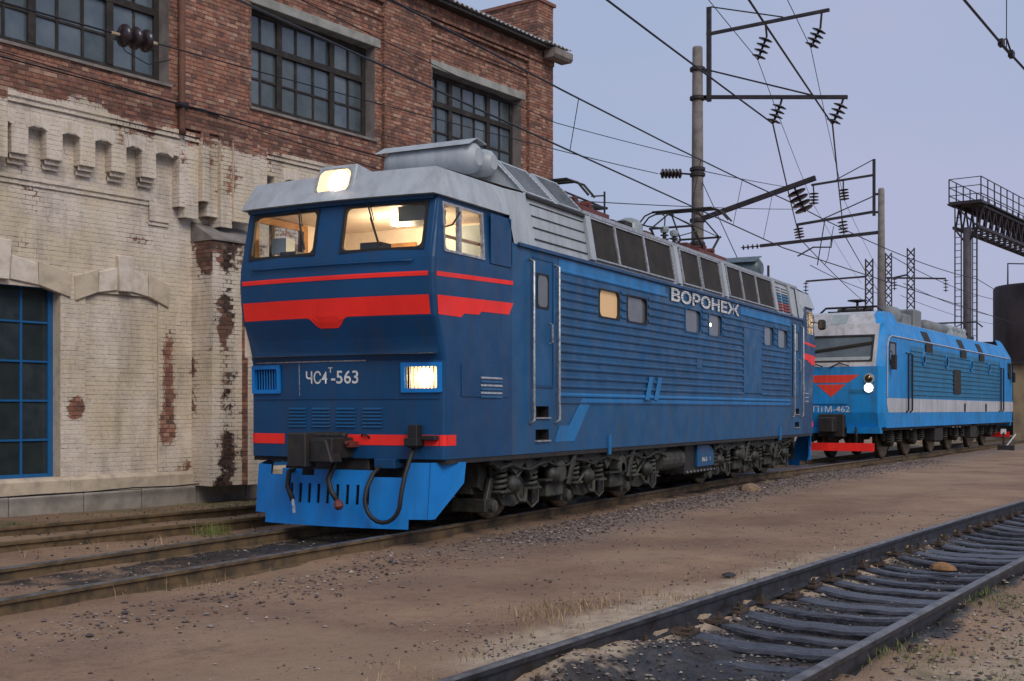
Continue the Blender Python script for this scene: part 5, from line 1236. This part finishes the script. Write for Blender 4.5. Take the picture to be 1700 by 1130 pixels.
for a, h, c in (((1271, 40), (1273, 60), (1258, 99)), ((1364, 22), (1362, 46), (1346, 79)), ((1298, 164), (1296, 172), (1283, 205)), ((1400, 163), (1398, 170), (1382, 206)), ((1318, 306), (1320, 314), (1337, 352))):
    B().beam(q1(*a), q1(*h), .05).build('hanger', M['steel'], m1); string(q1(*h), q1(*c), 4, .21 if a[0] != 1318 else .27, M['porc'], m1)
string(q1(1135, 288), q1(1095, 288), 6, .15, M['porc'], m1); B().beam(q1(1158, 290), q1(1135, 288), .05).build('hanger', M['steel'], m1)
m2 = empty('catenary_mast', (59.7, 11.02, 0), 0, 'concrete mast rising behind the sky blue locomotive with arms to the left', 'mast')
V2 = Vector((59.7, 11.02, 0)); q2 = lambda x, y: at_x(x, y, 59.7) - V2
B().lathe((0, 0, -.4), (0, 0, 1), [(0, .24), (12.5, .15), (12.6, .12)], 16).build('mast_pole', M['conc'], m2, True)
B().beam(q2(1451, 264), q2(1451, 358), .13).build('bracket_post', M['steel'], m2); B().beam(q2(1451, 322), q2(1466, 322), .1).beam(q2(1448, 352), q2(1466, 352), .1).build('post_tie', M['steel'], m2)
B().beam(q2(1452, 290), q2(1347, 307), .1).build('bracket_arm', M['steel'], m2); B().beam(q2(1452, 351), q2(1322, 373), .12).build('bracket_arm', M['steel'], m2)
B().tube([q2(1451, 264), q2(1388, 298)], .025, 5).build('arm_stay', M['steel'], m2); B().tube([q2(1451, 325), q2(1360, 366)], .03, 5).build('arm_stay', M['steel'], m2)
B().beam(q2(1463, 385), q2(1262, 408), .15).build('cantilever', M['steel'], m2)
string(q2(1262, 408), q2(1230, 411), 4, .14, M['porc'], m2)
B().tube([q2(1382, 392), q2(1380, 410), q2(1350, 410), q2(1324, 425)], .04, 5).build('registration_arm', M['steel'], m2)
B().tube([q2(1369, 367), q2(1357, 440)], .03, 4).tube([q2(1384, 375), q2(1374, 430), q2(1369, 440)], .02, 4).build('dropper', M['steel'], m2)
for a, h, c in (((1350, 307), (1351, 318), (1351, 340)), ((1400, 298), (1400, 312), (1402, 333)), ((1324, 373), (1325, 377), (1328, 396)), ((1398, 360), (1398, 365), (1401, 388))):
    B().beam(q2(*a), q2(*h), .06).build('hanger', M['steel'], m2); string(q2(*h), q2(*c), 4, .25, M['porc'], m2)
# lattice masts
def lattice(px, ytop, X, w, label, arms):
    base = at_x(px, 680, X); top = at_x(px, ytop, X).z
    m = empty('lattice_mast', (base.x, base.y, 0), R(10), label, 'mast'); b = B()
    for sx in (-1, 1):
        for sy in (-1, 1): B().beam((sx*w/2, sy*w/2, -.2), (sx*w/2*.85, sy*w/2*.85, top), .09).build('mast_leg', M['steel'], m)
    n = int(top / (w * 1.1))
    for i in range(n):
        z0, z1 = top * i / n, top * (i + 1) / n; s = 1 if i % 2 else -1; h = w / 2 * .93
        for s in (-1, 1):
            for a, c in (((-h*s, -h), (h*s, -h)), ((-h*s, h), (h*s, h)), ((-h, -h*s), (-h, h*s)), ((h, -h*s), (h, h*s))): b.beam((a[0], a[1], z0), (c[0], c[1], z1), .05)
    kind(b.build('lacing', M['steel'], m), 'stuff')
    for z, l, in arms:
        B().beam((0, .2, z), (0, l, z - .2), .12).build('bracket_arm', M['steel'], m); string((0, l, z - .2), (0, l, z - 1.2), 4, .2, M['porc'], m)
    return m
lattice(1443, 430, 84, .55, 'short lattice mast just left of the concrete mast behind the sky blue locomotive', ((10.6, 4.2), (6.6, 3.0)))
lattice(1475, 420, 92, .5, 'lattice mast just right of the concrete mast behind the sky blue locomotive', ((11.3, -4.0), (7.3, -2.6)))
lattice(1512, 412, 97, .6, 'rightmost of the three lattice masts behind the sky blue locomotive', ((12.0, 1.2), (8.2, 1.2)))
# floodlight tower with gantry
TX = 62; tb_ = at_x(1606, 680, TX); tw = empty('lighting_gantry', (tb_.x, tb_.y, 0), -R(9.5), 'steel gantry on a tall column with ladder and railed walkway, far right', 'gantry')
ZG, ZT = 10.35, 11.9
B().cyl((0, 0, -.2), (0, 0, ZG), .2, n=14).build('column', pm('mast_brown', (.07,.062,.07), (.045,.04,.045), .7), tw, True)
ld = B().beam((-.1, .26, 0), (-.1, .26, ZG + 1.2), .05).beam((-.1, .56, 0), (-.1, .56, ZG + 1.2), .05)
ldo = ld.build('ladder_rail', M['steel'], tw)
for i in range(34): B().beam((-.1, .26, .3 + i * .32), (-.1, .56, .3 + i * .32), .03).build('rung', M['steel'], ldo)
ld = B().beam((.1, -.42, 0), (.1, -.42, ZG + 1.2), .06).beam((.1, -.22, 0), (.1, -.22, ZG + 1.2), .04)
ldo = ld.build('ladder_rail', M['steel'], tw)
for i in range(34): B().beam((.1, -.42, .3 + i * .32), (.1, -.22, .3 + i * .32), .03).build('rung', M['steel'], ldo)
GL = 26
for y in (-.55, .55):
    for z in (ZG, ZG + 1.1): B().beam((-.3, y, z), (GL, y, z), .14).build('gantry_chord', M['steel'], tw)
b = B(); n = 24
for i in range(n):
    x0, x1 = GL * i / n, GL * (i + 1) / n
    for y in (-.55, .55): b.beam((x0, y, ZG), ((x0 + x1) / 2, y, ZG + 1.1), .07); b.beam(((x0 + x1) / 2, y, ZG + 1.1), (x1, y, ZG), .07)
    b.beam((x0, -.55, ZG), (x1, .55, ZG), .06); b.beam((x1, -.55, ZG), (x0, .55, ZG), .06)
kind(b.build('gantry_lacing', M['steel'], tw), 'stuff')
B().box(-.4, GL, -.75, .75, ZG + 1.19, ZG + 1.26).build('walkway', M['steel'], tw)
B().box(-.45, .6, -.8, .82, ZG + 1.1, ZG + 1.18).build('landing', M['steel'], tw)
for y in (-.75, .75):
    for i in range(24): x = -.4 + i * 1.14; B().beam((x, y, ZG + 1.2), (x, y, ZG + 2.35), .05).build('railing_post', M['steel'], tw)
    for z in (1.55, 1.95, 2.35): B().beam((-.4, y, ZG + z), (GL, y, ZG + z), .035).build('railing', M['steel'], tw)
for z in (1.55, 1.95, 2.35): B().beam((-.4, -.75, ZG + z), (-.4, .75, ZG + z), .035).build('railing', M['steel'], tw)
B().beam((-.3, -.55, ZG), (-.3, .55, ZG + 1.1), .07).beam((-.3, .55, ZG), (-.05, .1, ZG - .7), .07).beam((-.3, -.55, ZG), (-.05, -.1, ZG - .7), .07).build('knee_brace', M['steel'], tw)
# tank and the shed below it
tp = at_x(1738, 680, 80); tk = empty('storage_tank', (tp.x, tp.y, 0), 0, 'sooty black cylindrical tank with pipes on top at the right edge', 'tank')
B().lathe((0, 0, 0), (0, 0, 1), [(0, 3.05), (8.9, 3.05), (9.05, 2.95), (9.1, .3)], 48).build('tank_shell', M['tank'], tk, True)
for a, r, h in ((-1.5, .22, 1.25), (-.6, .45, 1.0), (.4, .2, 1.1)): B().cyl((a * .55, -a * 1.1 - .9, 9.0), (a * .55, -a * 1.1 - .9, 9.05 + h), r, n=12).build('tank_pipe', M['tank'], tk, True)
B().tube([(-1.2, 2.1, 9.05), (-1.2, 2.1, 10.4), (-.3, .8, 10.4), (-.3, .8, 9.05)], .05, 5).build('tank_railing', M['steel'], tk)
B().tube([(.2, -.3, 10.1), (.6, -1.6, 10.2), (.8, -2.4, 9.9), (.8, -2.6, 9.0)], .12, 8).build('tank_pipe', M['tank'], tk)
sp_ = at_x(1682, 680, 71); sd_ = empty('low_shed', (sp_.x, sp_.y, 0), R(-6), 'low ochre plastered shed under the black tank, right edge', 'building')
B().box(0, 9, -14, .0, -.3, 4.0).build('shed_wall', pm('ochre_plaster', (.30,.23,.13), (.16,.12,.085), .9, 0, .9, bump=.3), sd_)
B().px([(.25, 4.0), (.25, 4.12), (-7, 4.7), (-14.2, 4.12), (-14.2, 4.0)], -.25, 9.3).build('shed_roof', M['dark'], sd_)
B().box(-.02, 0, -6, -1.2, -.3, 1.2).build('shed_plinth', M['conc'], sd_)
sw = at_x(1657, 722, 52); st = empty('point_lever', (sw.x, sw.y - .3, -.15), 0, 'striped point lever standing by the rear bogie of the sky blue locomotive', 'lever')
B().box(-.3, .3, -.3, .3, 0, .25).build('lever_base', M['dark'], st); B().beam((0, 0, .2), (.1, -.35, .7), .05).build('lever_arm', M['white'], st); B().beam((0, .1, .25), (0, .1, .75), .07).build('lever_post', M['dark'], st); B().box(-.03, .03, 0, .2, .7, .9).build('indicator_plate', M['white'], st)
# ------------------------------------------------------------------ overhead wires, each strung between real supports
def wire(name, pts, r, label, sag=.0, n=10, cat='wire'):
    P = []
    for a, c in zip(pts, pts[1:]):
        a, c = Vector(a), Vector(c)
        for i in range(n): t = i / n; P.append(a.lerp(c, t) - Vector((0, 0, sag * 4 * t * (1 - t) * (c - a).length / 30)))
    P.append(Vector(pts[-1])); o = B().tube(P, r, 5).build(name, M['wire'])
    return tag(o, label, cat)
w1 = lambda x, y: tuple(at_x(x, y, 33.5)); w2 = lambda x, y: tuple(at_x(x, y, 59.7))
def bl(u, v, z): return (13.1 + math.cos(BA) * u - math.sin(BA) * v, 15.93 - math.sin(BA) * u - math.cos(BA) * v, z)
a = w1(1283, 205); wire('feeder_wire', [(-12, a[1] + .1, a[2] + .1), a, w2(1328, 396), tuple(at_x(1440, 505, 105))], .024, 'thick feeder wire hanging from the left insulator of the tall mast\'s lower arm', .1)
a = w1(1382, 206); wire('feeder_wire', [(-12, 3.65, a[2]), a, w2(1401, 388), tuple(at_x(1470, 500, 105))], .024, 'thick feeder wire hanging from the right insulator of the tall mast\'s lower arm', .1)
a = w1(1258, 99); wire('line_wire', [(-8, 6.6, a[2]), a, w2(1351, 340), tuple(at_x(1430, 470, 100))], .011, 'thin line wire below the left insulator of the tall mast\'s top arm', .1)
a = w1(1346, 79); wire('line_wire', [(-8, 3.5, a[2]), a, w2(1402, 333), tuple(at_x(1470, 470, 100))], .011, 'thin line wire below the right insulator of the tall mast\'s top arm', .1)
XS = [-12, 14, 33.5]
cw = [(x, 8.875, 6.07) for x in (-12, 33.5)] + [(59.7, yc(59.7) + .2, 6.07), (100, yc(100), 6.1)]
mw = [(-12, 8.875, 7.6), (-12 + .01, 8.875, 7.6), (33.5, 8.6, 7.30), (59.7, yc(59.7) + .3, 7.6), (100, yc(100), 7.6)]
wire('contact_wire', cw, .017, 'contact wire running low above the blue locomotive\'s pantographs')
wire('messenger_wire', [(-16, 8.875, 7.5)] + mw[2:], .017, 'messenger wire above the contact wire over the blue locomotive', .3)
DR = [(19.2, 'thin dropper from the messenger wire above the blue locomotive\'s front pantograph'), (25.7, 'thin dropper just left of the tall concrete mast'), (28.8, 'thin dropper just right of the tall concrete mast'), (31.5, 'thin dropper between the tall mast and its slanting boom')]
for x, lb in DR:
    t = (x + 16) / 49.5; zt = 7.5 + (7.30 - 7.5) * t - .3 * 4 * t * (1 - t) * 49.5 / 30
    tag(B().tube([(x, 8.875 - .27 * t, zt), (x + .05, 8.875, 6.07)], .008, 4).build('dropper_wire', M['wire']), lb, 'wire', 'droppers over the blue locomotive')
ins0 = w1(1092, 288)
d0, d1 = bl(2.25, 1.0, 7.66), bl(1.35, 1.0, 7.62)
wire('anchor_wire', [d0, bl(14, 1.0, 7.98), ins0], .012, 'wire from the black disc insulator past the depot windows to the mast', .06)
wire('anchor_wire', [bl(-9, 1.0, 7.45), d1], .016, 'short wire left of the black disc insulator by the first window', .0)
io = empty('disc_insulator', d1, 0, 'three black disc insulators strung in front of the left depot window', 'insulator')
dv = Vector(d0) - Vector(d1); L_ = dv.length
for k in range(3):
    B().lathe(dv * (.28 + k * .24), dv, [(-.10, .05), (-.08, .12), (-.03, .185), (.0, .19), (.015, .17), (.02, .06)], 18).build('insulator_disc', M['porc'], io, True)
B().tube([(0, 0, 0), dv], .025, 6).build('insulator_rod', pm('yellow_tie', (.35,.24,.10), (.5,.45,.38), .7, 0, 20), io)
B().tube([dv * .05, dv * .3 + Vector((0, 0, -.25)), dv * .8 + Vector((0, 0, -.38)), dv * 1.3 + Vector((0, 0, -.22))], .010, 5).build('jumper_wire', M['wire'], io)
wire('signal_cable', [bl(-9, .3, 7.14), bl(8.7, .3, 6.93), bl(15.2, .3, 6.95), tuple(at_x(1322, 347, 59.7))], .015, 'thick dark cable sagging across the depot wall under the windows', .06)
wire('signal_cable', [bl(-9, .22, 7.42), bl(3.6, .22, 6.98), bl(9.5, .22, 6.62), bl(15.3, .22, 6.5)], .010, 'thin cable under the sills of the depot\'s upper windows', .03)
wire('guy_wire', [bl(3.9, .2, 9.9), bl(15.3, .3, 8.95), w1(1150, 262)], .011, 'thin wire crossing the tops of the depot windows towards the mast', .1)
wire('guy_wire', [w1(1163, 283), w1(1165, 283), tuple(at_x(1320, 312, 52))], .014, 'wire running right from the tall mast towards the second boom', .05)
wire('guy_wire', [w1(1165, 300), tuple(at_x(1225, 430, 31))], .012, 'slanting guy wire down from the tall concrete mast', 0)
nz_ = lambda X, z: (X, yn(X) + .02, z)
wire('contact_wire', [nz_(x, 6.02) for x in (-8, 0, 8, 16, 24, 34, 46, 58)], .016, 'contact wire over the near track in the top right corner', 0, 4)
cl = at_y(1676, 70, yn(16.6)); X0 = 16.2
tag(B().tube([nz_(X0, 6.02), nz_(X0 + .02, 7.6)], .008, 4).build('dropper_wire', M['wire']), 'thin vertical dropper in the top right corner', 'wire')
ce = empty('wire_clamp', nz_(X0, 6.02), math.atan(-.115), 'small clamp joining dropper and contact wire, top right corner', 'clamp')
B().box(-.35, -.22, -.03, .03, -.03, .05).build('clamp_jaw', M['steel'], ce); B().box(.22, .35, -.03, .03, -.03, .05).build('clamp_jaw', M['steel'], ce); B().tube([(-.28, 0, .03), (0, 0, .14), (.28, 0, .03)], .012, 5).tube([(-.28, 0, .0), (.28, 0, .0)], .02, 5).build('clamp_loop', M['steel'], ce)
wire('messenger_wire', [nz_(x, 7.6) for x in (-8, 8, 24, 40)], .014, 'messenger wire above the near track, outside the top right corner', 0, 4)
wire('yard_wire', [tuple(at_x(1480, 425, 92)), tuple(at_x(1652, 497, 135))], .03, 'upper of the wires leading right from the lattice masts', .3)
wire('yard_wire', [tuple(at_x(1500, 470, 92)), tuple(at_x(1652, 525, 135))], .025, 'middle wire leading right from the lattice masts', .2)
wire('yard_wire', [tuple(at_x(1495, 490, 92)), tuple(at_x(1652, 538, 135))], .02, 'lowest of the wires leading right from the lattice masts', .2)
wire('yard_wire', [tuple(at_x(1345, 440, 58)), tuple(at_x(1475, 490, 92))], .02, 'wire descending to the lattice masts above the sky blue locomotive\'s cab', .2)
